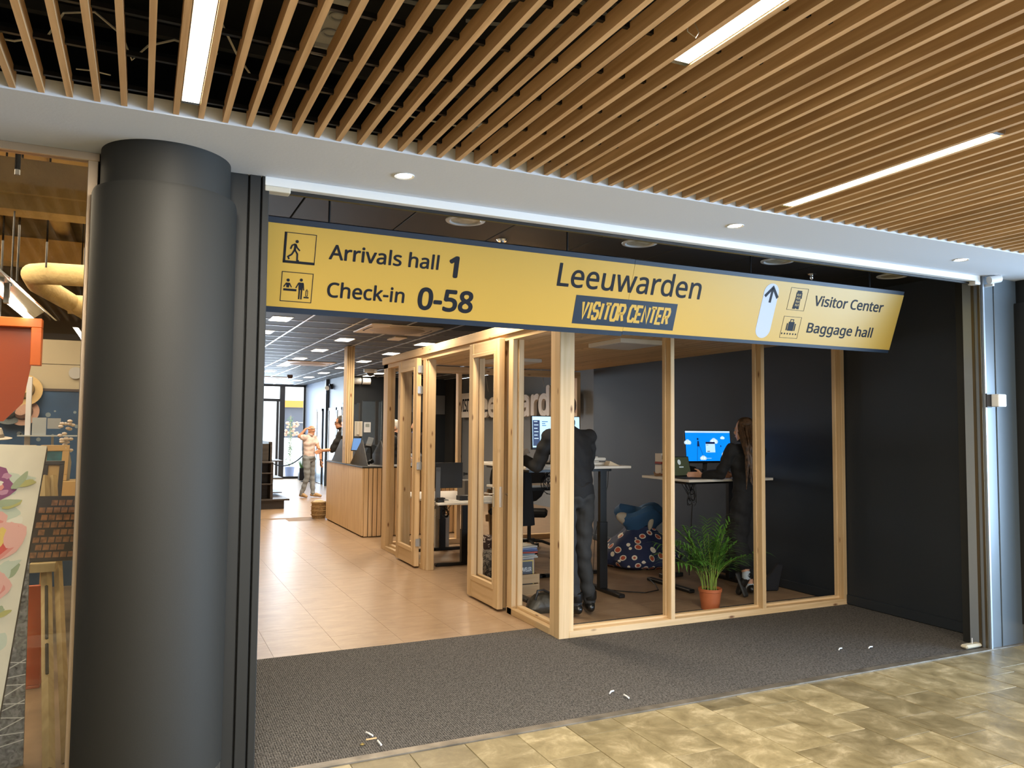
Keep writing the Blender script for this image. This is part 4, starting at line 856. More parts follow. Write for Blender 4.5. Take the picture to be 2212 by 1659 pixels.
# long black garment hanging under the desk
mb = MB(); 
for (xa, xb, ph) in ((3.36, 3.52, 0),):
    rings = []
    for k in range(9):
        z = 1.17 - .52*k/8; w = .055+.035*k/8; rings.append([mb.bm.verts.new((3.43+w*math.cos(a)*(1+.12*math.sin(4*a+k*.2)), 6.92+.04*math.sin(a)*(1+.2*math.sin(5*a)), z)) for a in [2*PI*i/20 for i in range(20)]])
    mb.skin(rings)
tag(build('black_coat', mb, mat('black_cloth', (.008, .008, .009), .9), smooth=True), 'long black garment hanging below the man\'s standing desk', 'coat')
# pallet wood leaning at the back
t = thing('wooden_pallet', 'pallet of weathered planks leaning in the booth behind the desk', 'pallet', (4.35, 9.6, 0)); PW = wood('pallet_wood', (.33, .20, .09), (.20, .11, .045), 2, 20)
Mp = Matrix.Translation((4.35, 9.55, 0)) @ Euler((-.20, .16, .5)).to_matrix().to_4x4()
for i in range(4): build('plank', MB().box(-.20+.105*i, -.11+.105*i, -.01, .012, .02, .78, Mp), PW, t, bevel=.003)
for z in (.08, .40, .70): build('block', MB().box(-.20, .21, .012, .06, z-.045, z+.045, Mp), PW, t, bevel=.003)
tag(build('timber_block', MB().box(4.10, 4.26, 9.95, 10.03, .07, .17), PX, bevel=.004), 'short pine block on the rear sill beside the leaning pallet', 'block')
# white pedestal cabinet and paper stack on the low desk
t = thing('drawer_pedestal', 'grey office machine standing on the floor behind the low desk', 'cabinet', (3.68, 10.0, 0)); build('body', MB().box(3.58, 3.78, 9.93, 10.14, 0, .42), GREYP, t, bevel=.008); build('tray', MB().prism([(0, 0), (.22, 0), (.16, .05), (.02, .05)], Matrix.Translation((3.56, 10.1, .52)) @ Euler((PI/2, 0, 0)).to_matrix().to_4x4(), .15), GREYP, t); build('upper_body', MB().box(3.58, 3.68, 9.93, 10.14, .42, .52), GREYP, t, bevel=.008)
t = thing('desk_phone', 'dark box with a label on papers beside the doorway monitor', 'box', (3.45, 8.55, .757)); build('body', MB().box(3.36, 3.53, 8.50, 8.62, .757, .81), BLACK, t, bevel=.004); build('label_patch', MB().box(3.46, 3.525, 8.497, 8.5, .77, .80), GREYP, t)
tag(build('paper_sheet', MB().box(3.30, 3.62, 8.40, 8.60, .75, .757), PAPER), 'white papers spread on the low desk in the doorway', 'paper')
tag(build('glue_bottle', MB().lathe([(.001, 0), (.02, 0), (.022, .05), (.012, .065), (.016, .07), (.016, .085), (.001, .088)], (3.57, 8.50, .757), 14), WMET, smooth=True), 'small white bottle on the papers in the doorway', 'bottle')
tag(build('paper_stack', MB().box(3.6, 3.78, 8.42, 8.62, .75, .775).box(3.64, 3.8, 8.45, 8.66, .775, .79), PAPER), 'stack of white papers at the right of the low desk', 'paper')
tag(build('storage_box', MB().box(3.62, 3.85, 9.0, 9.25, .75, .95), mat('grey_box', (.14, .13, .12), .7), bevel=.004), 'dark grey box behind the doorway monitor', 'box')
tag(build('adapter', MB().box(3.06, 3.14, 8.42, 8.5, .75, .785).box(3.08, 3.16, 8.44, 8.52, .785, .80), BLACK, bevel=.004), 'black adapter on the near left corner of the low desk', 'adapter')
# ------------------------------------------------------------------ things on the booth floor
t = thing('magazine_crate', 'pine crate packed with magazines just inside the booth', 'crate', (3.40, 6.86, 0))
for z in (.02, .115): build('plank', MB().box(3.26, 3.52, 6.79, 6.80, z, z+.085), PX, t, bevel=.002); build('plank', MB().box(3.26, 3.52, 7.02, 7.03, z, z+.085), PX, t, bevel=.002)
for x in (3.26, 3.51): build('end_board', MB().box(x, x+.012, 6.80, 7.02, .02, .20), PY, t, bevel=.002)
build('base_board', MB().box(3.26, 3.52, 6.79, 7.03, 0, .02), PX, t)
t = thing('magazine', 'magazine with yellow border reading TRAVELER standing in the crate', 'magazine', (3.38, 6.84, .02)); Mt = plane_M((0, 6.825, 0), (1, 0, 0), (0, 0.05, 1))
build('cover', MB().box(3.30, 3.48, .05, .33, -.004, 0, Mt), mat('magazine_yellow', (.62, .44, .06), .35), t); build('picture', MB().box(3.312, 3.466, .06, .315, 0, .0008, Mt), mat('magazine_dark', (.03, .018, .014), .3), t); lettering('lettering', 'TRAVELER', 3.316, 3.455, .222, .262, Mt @ Matrix.Translation((0, 0, .0008)), .0006, WMET, t, .03)
rm = random.Random(8)
for i, (c, lb) in enumerate((((.45, .40, .62), 'lilac'), ((.62, .60, .55), 'white'), ((.5, .5, .48), 'grey'))):
    t = thing('magazine', '%s magazine standing in the crate behind the yellow one' % lb, 'magazine', (3.4, 6.87+.03*i, .02)); build('cover', MB().box(3.33+.01*i, 3.50+.01*i, 6.87+.03*i, 6.875+.03*i, .02, .33+.01*i), mat('magazine_c%d' % i, c, .35), t); build('pages', MB().box(3.332+.01*i, 3.499+.01*i, 6.875+.03*i, 6.88+.03*i, .02, .328+.01*i), PAPER, t)
names = ('white magazine lowest', 'pale magazine second', 'blue-grey magazine third', 'red magazine fourth', 'navy magazine fifth', 'light blue magazine topmost but one', 'white leaflet topmost')
for i, c in enumerate(((.6, .6, .56), (.55, .52, .45), (.22, .30, .38), (.40, .07, .05), (.05, .08, .25), (.16, .22, .45), (.62, .60, .56))):
    z = .352+.017*i; dx = rm.uniform(-.015, .02); t = thing('magazine', names[i] + ' in the pile lying on the crate', 'magazine', (3.38+dx, 6.92, z))
    Mz = Matrix.Translation((3.38+dx, 6.92, z)) @ Matrix.Rotation(rm.uniform(-.25, .25), 4, 'Z')
    build('cover', MB().box(-.105, .105, -.14, .14, .012, .015, Mz), mat('pile_cover_%d' % i, c, .3), t); build('pages', MB().box(-.103, .104, -.138, .138, 0, .012, Mz), PAPER, t); build('spine', MB().box(-.105, .105, -.142, -.138, .001, .015, Mz), bpy.data.materials['pile_cover_%d' % i], t)
# shoulder bag
sack('shoulder_bag', 'dark olive leather shoulder bag slumped on the floor by the corner post', 'bag', [(.001, 0), (.16, .0), (.185, .04), (.16, .10), (.10, .15), (.001, .165)], (3.265, 6.18, 0), mat('olive_leather', (.040, .036, .028), .38, bump=.3, bscale=30), 9, .07, 32, 1.05, .62)
tag(build('bag_strap', MB().tube([(3.12, 6.10, .12), (3.14, 6.09, .20), (3.20, 6.10, .20), (3.28, 6.08, .16), (3.38, 6.09, .14), (3.46, 6.10, .10), (3.49, 6.06, .04), (3.52, 6.10, .015)], .011, 8), BLACK, smooth=True), 'black strap looped over the olive shoulder bag', 'strap')
bpy.data.objects['bag_strap'].parent = None
# flowered bag in the doorway
sack('flowered_bag', 'tall dark bag with white blossoms beside the low desk leg', 'bag', [(.001, 0), (.11, .0), (.13, .10), (.14, .26), (.12, .36), (.10, .37), (.001, .33)], (3.60, 8.26, 0), patchy('blossom_cloth', (.035, .015, .012), (.55, .47, .42), 22, .56), 12, .05)
sack('camouflage_backpack', 'dark patterned backpack on the floor behind the open door leaf', 'bag', [(.001, 0), (.14, .0), (.17, .08), (.16, .2), (.10, .29), (.001, .31)], (3.42, 7.72, 0), patchy('camouflage', (.012, .010, .010), (.14, .12, .10), 30), 14, .07)
# beanbags
def beanmat():
    m = bpy.data.materials.new('dotted_beanbag_cloth'); m.use_nodes = True; N, L = nt(m); b = N['Principled BSDF']; tc = N.new('ShaderNodeTexCoord')
    v = N.new('ShaderNodeTexVoronoi'); v.inputs['Scale'].default_value = 9.5; v.inputs['Randomness'].default_value = .75; L.new(tc.outputs['Object'], v.inputs['Vector'])
    def ramp(stops):
        r = N.new('ShaderNodeValToRGB'); r.color_ramp.interpolation = 'CONSTANT'; e = r.color_ramp.elements
        e[0].position, e[0].color = stops[0]; e[1].position, e[1].color = stops[1]
        for p, c in stops[2:]: k = e.new(p); k.color = c
        return r
    na = (.016, .026, .08, 1); cr = (.78, .72, .62, 1); rd = (.48, .09, .045, 1)
    rA = ramp([(0, rd), (.30, cr), (.40, na)]); rB = ramp([(0, cr), (.38, na)]); L.new(v.outputs['Distance'], rA.inputs['Fac']); L.new(v.outputs['Distance'], rB.inputs['Fac'])
    sp = N.new('ShaderNodeSeparateColor'); L.new(v.outputs['Color'], sp.inputs[0]); gt = N.new('ShaderNodeMath'); gt.operation = 'GREATER_THAN'; gt.inputs[1].default_value = .55; L.new(sp.outputs[0], gt.inputs[0])
    mx = N.new('ShaderNodeMix'); mx.data_type = 'RGBA'; L.new(gt.outputs[0], mx.inputs['Factor']); L.new(rA.outputs['Color'], mx.inputs['A']); L.new(rB.outputs['Color'], mx.inputs['B']); L.new(mx.outputs['Result'], b.inputs['Base Color']); b.inputs['Roughness'].default_value = .7; return m
BEAN = beanmat(); DENIM = mat('blue_beanbag_cloth', (.035, .11, .24), .7); CREAMC = mat('cream_cloth', (.52, .47, .38), .7)
def beanbag(label, c, sx, sy, h, seed, top):
    t = thing('beanbag', label, 'beanbag', c); mb = MB(); mb.lathe([(.001, 0), (.62, .0), (.82, .10), (.86, .22), (.74, .42), (.58, .6), (.42, .74), (.30, .86), (.26, .93)], (0, 0, 0), 44, True)
    rr = random.Random(seed); ph = [rr.uniform(0, 6) for _ in range(6)]
    for v in mb.bm.verts:
        a = math.atan2(v.co.y, v.co.x); z = v.co.z; k = 1+.06*math.sin(3*a+ph[0]+z*3)+.045*math.sin(6*a+ph[1]-z*6)+.03*math.sin(11*a+ph[2]+z*9); v.co = Vector((v.co.x*k*sx, v.co.y*k*sy, z*h)) + Vector(c)
    bmesh.ops.subdivide_edges(mb.bm, edges=mb.bm.edges[:], cuts=1, smooth=.4, use_grid_fill=True)
    build('body', mb, BEAN, t, smooth=True)
    if top:
        c2 = Vector(c) + Vector((.02, 0, .86*h)); f = MB()
        f.skin([[f.bm.verts.new(c2 + Vector((r*sx*math.cos(a)*(1+.25*math.sin(2*a+1)), r*sy*math.sin(a), z+.05*math.sin(3*a)))) for a in [2*PI*i/28 for i in range(28)]] for r, z in ((.27, 0), (.34, .07), (.46, .13), (.50, .19), (.40, .24), (.1, .21))])
        build('collar', f, DENIM, t, smooth=True)
        f = MB(); f.ell(c2 + Vector((-.24, -.06, .12)), (.17, .06, .07), 14, Euler((0, .35, .3)).to_matrix()); f.ell(c2 + Vector((.04, -.16, .10)), (.035, .03, .11), 12, Euler((0, .2, 0)).to_matrix()); build('lining', f, CREAMC, t, smooth=True)
    return t
beanbag('navy beanbag dotted with cream and red ovals, denim collar flopped open', (5.36, 7.80, 0), .60, .52, .50, 3, True)
tag(build('power_strip', MB().box(5.10, 5.38, 6.98, 7.05, .006, .05), BLACK, bevel=.006), 'black power strip on the floor behind the palm pot', 'power strip')
tag(build('tool_case', MB().prism([(0, 0), (.20, 0), (.26, .26), (.20, .27)], plane_M((5.62, 6.12, .002), (.9, -.3, 0), (0, 0, 1)), .06), mat('navy_case', (.004, .005, .010), .8), bevel=.01), 'dark navy case leaning by the right wall behind the last stud', 'case')
# ------------------------------------------------------------------ potted palm
pc = Vector((4.655, 5.66, 0)); TER = mat('terracotta_plastic', (.42, .12, .045), .5)
t = thing('potted_palm', 'areca palm in an orange terracotta pot behind the booth sill', 'plant', pc)
build('pot', MB().lathe([(.001, 0), (.078, 0), (.098, .155), (.104, .158), (.106, .185), (.098, .185), (.094, .16), (.001, .16)], pc, 32), TER, t, smooth=True)
build('soil', MB().lathe([(.001, .168), (.094, .165), (.094, .15), (.001, .15)], pc, 20), mat('soil', (.03, .02, .012), .9, bump=1, bscale=60), t)
rp = random.Random(21); LEAFM = mat('palm_leaf', (.075, .20, .03), .45, var=.35, vscale=5); STEMM = mat('palm_stem', (.20, .30, .05), .5)
fr = None
for k in range(25):
    a = 2*PI*k/25*7 + rp.uniform(-.2, .2); lean = rp.uniform(.12, .75) if k > 6 else rp.uniform(.7, 1.0); H = rp.uniform(.50, .70) if k > 5 else rp.uniform(.42, .58); r0 = rp.uniform(.02, .08)
    d_y = math.sin(a)*(.75 if math.sin(a) > 0 else .22)
    b0 = pc + Vector((r0*math.cos(a), r0*math.sin(a)*.8, .165)); d = Vector((math.cos(a), d_y, 0))
    pts = [b0 + d*(lean*H*(q**2.0)*1.15) + Vector((0, 0, H*(q - .22*lean*q*q*2))) for q in [i/10 for i in range(11)]]
    s_ = build('stem', MB().tube(pts[:9], lambda q: .0036-.0015*q, 5), STEMM, t, smooth=True)
    lf = MB()
    for i_ in range(8, 21):
        i = i_/2; base = pts[int(i)].lerp(pts[min(10, int(i)+1)], i-int(i)); tan = (pts[min(10, int(i)+1)]-pts[int(i)-1]).normalized(); side = tan.cross(Vector((0, 0, 1))); side = side.normalized() if side.length > .01 else Vector((1, 0, 0))
        for sgn in (-1, 1):
            L_ = rp.uniform(.17, .27)*(1-.35*(i-4)/6); dirn = (side*sgn*.75 + tan*.75 + Vector((rp.uniform(-.15, .15), rp.uniform(-.15, .15), rp.uniform(-.05, .25)))).normalized()
            prev = None
            for q in (0, .33, .66, 1.0):
                p_ = base + dirn*(L_*q) + Vector((0, 0, -.09*q*q*L_/.2)); w = .0088*(1-q)**.6*(1 if q else .6)+.0004; up = dirn.cross(Vector((0, 0, 1))).normalized()
                cur = (lf.bm.verts.new(p_+up*w), lf.bm.verts.new(p_-up*w))
                if prev: lf._f([prev[0], prev[1], cur[1], cur[0]])
                prev = cur
    build('leaflets', lf, LEAFM, s_)['kind'] = 'stuff'
# ------------------------------------------------------------------ wall sign in big white letters, hung on wires
ws = thing('wall_lettering', 'big white hanging letters on the grey wall reading VISIT Leeuwarden', 'sign', (7.42, 15.8, 1.85))
LW = mat('letter_white', (.75, .70, .66), .5); WMx = plane_M((7.44, 0, 0), (0, -1, 0), (0, 0, 1))
lettering('letters', 'Leeuwarden', -17.85, -12.80, 1.845, 2.475, WMx, .06, LW, ws, .035)
build('word_plate', MB().box(7.38, 7.44, 17.95, 18.78, 1.86, 2.47), LW, ws); 
lettering('lettering', 'VISIT', -18.70, -18.02, 2.0, 2.33, plane_M((7.38, 0, 0), (0, -1, 0), (0, 0, 1)), .004, TINT, ws, .02)
for y in (14.15, 17.0): build('wire', MB().cyl((7.41, y, 2.46), (7.45, y+.25, 2.88), .006, n=6), WMET, ws)
tag(build('wall_hatch', MB().box(6.95, 7.28, 19.57, 19.6, 1.95, 2.45), GREYW, bevel=.004), 'flat square access hatch on the wall left of the hanging letters', 'hatch')
# ------------------------------------------------------------------ devices near the right jamb
t = thing('motion_sensor', 'beige motion sensor high on the dark right wall inside the opening', 'sensor', (5.94, 4.09, 2.65)); build('body', MB().box(5.905, 5.96, 4.055, 4.125, 2.645, 2.765), mat('beige_sensor', (.32, .29, .25), .5), t, bevel=.006); build('lens', MB().box(5.90, 5.906, 4.07, 4.11, 2.665, 2.70), mat('sensor_lens', (.22, .20, .18), .4), t); build('label_strip', MB().box(5.9035, 5.9055, 4.08, 4.10, 2.735, 2.745), BLACK, t)
t = thing('wall_switch', 'beige switch box lower on the dark right wall near the jamb', 'switch', (5.94, 4.05, 2.01)); build('body', MB().box(5.92, 5.96, 4.01, 4.09, 2.005, 2.085), mat('beige_switch', (.45, .40, .30), .5), t, bevel=.004); build('key_plate', MB().box(5.915, 5.921, 4.012, 4.045, 2.01, 2.08), mat('switch_dark', (.07, .07, .06), .5), t)
tag(build('cable_trunking', MB().box(5.948, 5.96, 4.10, 4.115, 1.66, 2.645).box(5.948, 5.96, 4.03, 4.04, 2.085, 2.88), DARKW), 'thin black cable trunking down the dark right wall from the sensor', 'trunking')
t = thing('white_sensor', 'white rounded sensor on the right column just under the soffit', 'sensor', (5.79, 3.73, 2.70)); build('body', MB().tube([(5.735, 3.745, 2.742), (5.75, 3.74, 2.745), (5.80, 3.72, 2.755), (5.815, 3.715, 2.758)], .030, 16), WMET, t, smooth=True)
build('bracket', MB().box(5.76, 5.78, 3.735, 3.80, 2.70, 2.72), WMET, t)
t = thing('card_reader', 'small white key-switch plate beside the right column at head height', 'reader', (5.78, 3.74, 1.78)); build('mount', MB().box(5.72, 5.78, 3.775, 3.80, 1.785, 1.89), mat('smoked_plate', (.03, .03, .035), .2), t, bevel=.002); build('plate', MB().box(5.765, 5.86, 3.715, 3.775, 1.79, 1.885), WMET, t, bevel=.006); build('keyhole', MB().cyl((5.815, 3.713, 1.842), (5.815, 3.715, 1.842), .012, n=14), mat('brass', (.45, .36, .18), .3, .8), t)
t = thing('door_stop', 'cream plastic stop on the threshold at the right jamb', 'door stop', (5.68, 3.87, .006)); build('body', MB().box(5.52, 5.70, 3.84, 3.90, .006, .035), mat('cream_stop', (.50, .46, .36), .6), t, bevel=.012); build('pin', MB().cyl((5.62, 3.87, .03), (5.62, 3.87, .075), .003, n=6), WMET, t)
# chips and plugs lying on the carpet by the threshold
rb = random.Random(2)
for x, y, a, lb in ((1.118, 4.06, 1.9, 'white plastic plug on the carpet, furthest of the nearest scatter'), (1.135, 3.93, 1.6, 'white plastic plug on the carpet close to the threshold'), (2.62, 4.10, .6, 'white plastic chip on the carpet before the threshold middle'), (2.66, 4.0, 1.5, 'second white chip on the carpet before the threshold middle'), (4.66, 4.22, .4, 'white chip on the carpet right of the booth front'), (4.90, 4.16, .3, 'white chip on the carpet toward the right jamb')):
    M = Matrix.Translation((x, y, .008)) @ Matrix.Rotation(a, 4, 'Z'); tag(build('plastic_chip', MB().tube([M @ Vector((-.03, 0, .004)), M @ Vector((0, .004, .008)), M @ Vector((.03, 0, .004))], .005, 6), WMET), lb, 'chip')
tag(build('brass_tack', MB().lathe([(.001, .014), (.008, .010), (.012, .006), (.001, .006)], (1.055, 3.96, 0), 12), mat('brass_tack', (.5, .38, .15), .3, .8), smooth=True), 'small brass tack on the carpet at the lower left', 'tack')
tag(build('wood_splinter', MB().box(1.085, 1.14, 4.0, 4.006, .006, .012), PX), 'thin pale splinter on the carpet beside the white plugs', 'splinter')
# ================================================================== PEOPLE
SKIN = mat('skin', (.56, .30, .19), .5); SKIN2 = mat('skin_tan', (.50, .25, .15), .5)
def human(label, xy, face, H, over, cloth, sleeve=.5, hem=1.0, build_=1.0, wide_leg=0, pitch=0, look=None, voxel=.0075):
    k = H/1.75; f = Vector((face[0], face[1], 0)).normalized(); r = Vector((f.y, -f.x, 0)); base = Vector((xy[0], xy[1], 0))
    def W(x, y, z): return base + r*(x*k) + f*(y*k) + Vector((0, 0, z*k))
    J = {'pelvis': W(0, 0, .95), 'waist': W(0, .0, 1.10), 'chest': W(0, -.005, 1.29), 'neck': W(0, -.015, 1.48), 'head': W(0, .015, 1.625)}
    for s, n in ((1, 'R'), (-1, 'L')):
        J.update({'sh'+n: W(.18*s*build_, -.01, 1.42), 'el'+n: W(.235*s*build_, -.03, 1.13), 'wr'+n: W(.24*s*build_, .05, .88), 'hip'+n: W(.09*s, 0, .92), 'kn'+n: W(.095*s, .02, .49), 'an'+n: W(.10*s, -.02, .085), 'toe'+n: W(.125*s, .15, .035)})
    for a, b in over.items(): J[a] = Vector(b)
    t = thing('person', label, 'person', base); mb = MB(); prim = []
    def cap(a, b, ra, rb, lab):
        a, b = Vector(a), Vector(b); ra *= k; rb *= k; mb.ell(a, (ra,)*3, 12); mb.ell(b, (rb,)*3, 12)
        if (b-a).length > 1e-4: mb.cyl(a, b, ra, rb, 14)
        prim.append((a, b, ra, rb, lab))
    # torso loft
    rs = (J['shR']-J['shL']).normalized(); rh = (J['hipR']-J['hipL']).normalized(); st = []
    P0 = J['pelvis'] - Vector((0, 0, .10*k))
    for c, rt_, rx, ry in ((P0, rh, .11, .085), (J['pelvis']-Vector((0, 0, .03*k)), rh, .168, .115), (J['pelvis']+(J['waist']-J['pelvis'])*.5, rh, .160, .108), (J['waist'], (rh+rs).normalized(), .148, .102), (J['waist'].lerp(J['chest'], .5), rs, .155, .108), (J['chest'], rs, .172*build_, .118), (J['chest'].lerp(J['neck'], .5), rs, .178*build_, .105), (J['chest'].lerp(J['neck'], .82), rs, .125*build_, .078), (J['neck'], rs, .06, .056)):
        up = (J['neck']-J['pelvis']).normalized(); fw = up.cross(rt_).normalized(); st.append(mb.ring(c, rt_, fw, rx*k, ry*k, 20))
    mb.skin(st)
    prim.append((P0, J['pelvis'], .12*k, .135*k, 'legs')); prim.append((J['waist']-Vector((0, 0, .08*k)), J['chest'].lerp(J['neck'], .7), .135*k, .14*k, 'top'))
    for n in 'LR':
        sh, el, wr = J['sh'+n], J['el'+n], J['wr'+n]
        prim.append((sh.lerp(J['chest'], .4), sh, .09*k, .075*k, 'top')); mb.ell(sh, (.066*k,)*3, 12); mb.cyl(J['chest'].lerp(J['neck'], .55).lerp(sh, .3), sh, .075*k, .062*k, 14)
        sl = sleeve
        m1 = sh.lerp(el, min(1, sl*2)); 
        cap(sh, m1, .060, .060-.012*min(1, sl*2), 'top')
        if sl < .5: cap(m1, el, .046, .040, 'skin'); cap(el, wr, .040, .027, 'skin')
        else:
            m2 = el.lerp(wr, min(1, (sl-.5)*2)); cap(el, m2, .047, .040, 'top')
            if sl < 1: cap(m2, wr, .034, .027, 'skin')
        # hand: palm, four curled fingers, thumb
        d = (wr-el).normalized()
        if 'hand'+n in over: d = (Vector(over['hand'+n])-wr).normalized()
        sd = 1 if n == 'R' else -1
        pn = d.cross(f) if abs(d.dot(f)) < .8 else d.cross(Vector((0, 0, 1))); pn = (pn.normalized() if pn.length > .01 else r); across = d.cross(pn).normalized(); palm = wr + d*(.05*k)
        for q in (-1.5, -.5, .5, 1.5):
            a = wr+d*(.015*k)+across*(q*.011*k); kn = wr+d*(.088*k)+across*(q*.019*k); cap(a, kn, .014, .012, 'skin')
            L1 = (.038, .044, .041, .031)[int(q+1.5)]; bend = (d*.9 + pn*.35*sd).normalized(); k1 = kn+bend*(L1*k); b2 = (d*.55+pn*.8*sd).normalized(); k2 = k1+b2*(L1*.65*k); k3 = k2+(d*.25+pn*.95*sd).normalized()*(L1*.5*k)
            cap(kn, k1, .0098, .0088, 'skin'); cap(k1, k2, .0088, .008, 'skin'); cap(k2, k3, .008, .007, 'skin')
        ta = wr+d*(.025*k)+across*(-.022*k); tb_ = ta+(d*.6-across*.8+pn*.2*sd).normalized()*(.042*k); cap(ta, tb_, .014, .011, 'skin'); cap(tb_, tb_+(d*.85-across*.3+pn*.4*sd).normalized()*(.034*k), .0105, .008, 'skin')
        # leg
        hp, knp, an, toe = J['hip'+n], J['kn'+n], J['an'+n], J['toe'+n]; wl = wide_leg
        cap(hp, knp, .088+wl*.2, .060+wl, 'legs')
        m = knp.lerp(an, hem); cap(knp, m, .059+wl, (.044 if hem == 1 else .05)+wl, 'legs')
        if hem < 1: cap(m, an, .042, .036, 'skin')
        calf = knp.lerp(an, .3)
        # shoe
        heel = an + (an-toe).normalized()*(.035*k) - Vector((0, 0, .04*k)); fd = (toe-an); fd.normalize()
        cap(an, an-Vector((0, 0, .02*k)), .044, .045, 'shoes' if cloth.get('boot') else 'sock'); cap(an.lerp(heel, .8), heel, .040, .038, 'shoes'); cap(heel, toe, .038, .034, 'shoes'); cap(an.lerp(toe, .45), toe, .044, .032, 'shoes')
    # head
    hc = J['head']; lk = Vector((look[0], look[1], 0)).normalized() if look else f; Rm = Matrix(); hx = Vector((lk.y, -lk.x, 0)); hf = (lk*math.cos(pitch) + Vector((0, 0, math.sin(pitch)))).normalized(); hu = hx.cross(hf)
    HM = Matrix((hx, hf, hu)).transposed()
    def Hh(x, y, z): return hc + hx*(x*k) + hf*(y*k) + hu*(z*k)
    cap(J['neck']-Vector((0, 0, .03*k)), hc+hu*(-.05*k)-hf*.015*k, .056, .054, 'skin')
    mb.ell(Hh(0, -.008, .025), (.075*k, .096*k, .100*k), 20, HM); mb.ell(Hh(0, .022, -.055), (.056*k, .066*k, .060*k), 16, HM); mb.ell(Hh(0, .05, -.085), (.03*k, .034*k, .026*k), 12, HM)
    mb.ell(Hh(0, .094, -.022), (.013*k, .020*k, .026*k), 10, HM); mb.ell(Hh(0, .078, .018), (.05*k, .018*k, .014*k), 10, HM); mb.ell(Hh(0, .084, -.062), (.024*k, .012*k, .012*k), 10, HM)
    for s in (-1, 1): mb.ell(Hh(.077*s, -.012, -.01), (.011*k, .022*k, .033*k), 10, HM)
    prim.append((hc, hc+hu*.02*k, .09*k, .098*k, 'skin')); prim.append((hc, Hh(0, .03, -.07), .07*k, .05*k, 'skin'))
    # one continuous surface
    bm = mb.bm; me = bpy.data.meshes.new('body_raw'); bmesh.ops.recalc_face_normals(bm, faces=bm.faces[:]); bm.to_mesh(me); bm.free()
    o = bpy.data.objects.new('body_raw', me); COL.objects.link(o); md = o.modifiers.new('r', 'REMESH'); md.mode = 'VOXEL'; md.voxel_size = voxel*k
    ms = o.modifiers.new('s', 'SMOOTH'); ms.factor = .5; ms.iterations = 3
    dg = bpy.context.evaluated_depsgraph_get(); dg.update(); body = bpy.data.meshes.new_from_object(o.evaluated_get(dg)); bpy.data.objects.remove(o)
    labs = ['skin', 'top', 'legs', 'shoes', 'sock']; body.materials.clear()
    for l_ in labs: body.materials.append(cloth.get(l_) or cloth['skin'])
    vlab = []
    for v in body.vertices:
        p = v.co; best = 9; bl = 0
        for a, b, ra, rb, lab in prim:
            ab = b-a; q = max(0, min(1, (p-a).dot(ab)/max(ab.length_squared, 1e-9))); dd = (p-(a+ab*q)).length - (ra+(rb-ra)*q)
            if dd < best: best = dd; bl = labs.index(lab)
        vlab.append(bl)
    inner = [0]*len(vlab)
    for e in body.edges:
        a, b = e.vertices
        if vlab[a] != vlab[b]: inner[a] = inner[b] = 1
    rr = random.Random(int(H*1000)); ph = [rr.uniform(0, 6) for _ in range(4)]; nrm = [v.normal.copy() for v in body.vertices]
    for i, v in enumerate(body.vertices):
        if vlab[i] in (1, 2):
            c = v.co; wv = .004*math.sin(c.z*38+c.x*22+ph[0]+3*math.sin(c.x*15+ph[1])) + .003*math.sin(c.z*61-c.y*30+ph[2])
            v.co = c + nrm[i]*((.007 if not inner[i] else .004) + wv*k)
    for p in body.polygons:
        ls = [vlab[i] for i in p.vertices]; p.material_index = max(set(ls), key=ls.count)
    body.polygons.foreach_set('use_smooth', [True]*len(body.polygons))
    off = OFF[t]; body.transform(Matrix.Translation(-off)); bo = bpy.data.objects.new('body', body); COL.objects.link(bo); bo.parent = t; OFF[bo] = off
    # face details
    e_ = MB()
    for s in (-1, 1): e_.ell(Hh(.030*s, .082, .003), (.011*k, .008*k, .007*k), 10, HM)
    build('eyes', e_, mat('eye_white', (.6, .58, .55), .3) if 'eye_white' not in MATS else MATS['eye_white'], bo)
    e_ = MB()
    for s in (-1, 1): e_.ell(Hh(.030*s, .0895, .003), (.0052*k, .002*k, .0055*k), 8, HM)
    build('pupils', e_, MATS.get('black_plastic'), bo)
    e_ = MB()
    for s in (-1, 1): e_.ell(Hh(.031*s, .092, .021), (.017*k, .005*k, .004*k), 8, HM)
    build('eyebrows', e_, MATS.get('brow') or mat('brow', (.08, .045, .025), .8), bo); build('lips', MB().ell(Hh(0, .094, -.063), (.021*k, .005*k, .006*k), 10, HM), MATS.get('lips') or mat('lips', (.40, .14, .10), .5), bo)
    return t, bo, Hh, HM, k, J
def short_hair(bo, Hh, HM, k, m, front=.045, low=-.045):
    h = MB(); h.ell(Hh(0, -.012, .03), (.083*k, .104*k, .106*k), 28, HM); c = Hh(0, 0, 0); inv = HM.transposed()
    dele = [f for f in h.bm.faces if (lambda p: (p.z < low*k + max(0, p.y)*1.1) or (p.y > front*k and p.z < .085*k))(inv @ (f.calc_center_median()-c))]
    bmesh.ops.delete(h.bm, geom=dele, context='FACES'); build('hair', h, m, bo, smooth=True)
BLKS = mat('black_shirt_cloth', (.0065, .0065, .008), .85); BLKT = mat('black_trousers', (.0045, .0045, .006), .85); JEANB = mat('washed_black_jeans', (.022, .023, .025), .85, var=.3, vscale=9); JEANG = mat('grey_blue_jeans', (.20, .22, .24), .85, var=.25, vscale=8); PINK = mat('pale_pink_print_shirt', (.62, .50, .47), .8, var=.18, vscale=14); TANS = mat('tan_sneaker', (.42, .28, .15), .6); BOOT = mat('black_leather_boot', (.008, .008, .008), .28); SOCK = mat('pale_blue_sock', (.45, .52, .58), .8); BRJ = mat('brown_jacket', (.055, .035, .028), .8); JEANL = mat('light_jeans', (.32, .36, .42), .85)
HAIRD = mat('dark_hair', (.016, .010, .007), .55); 
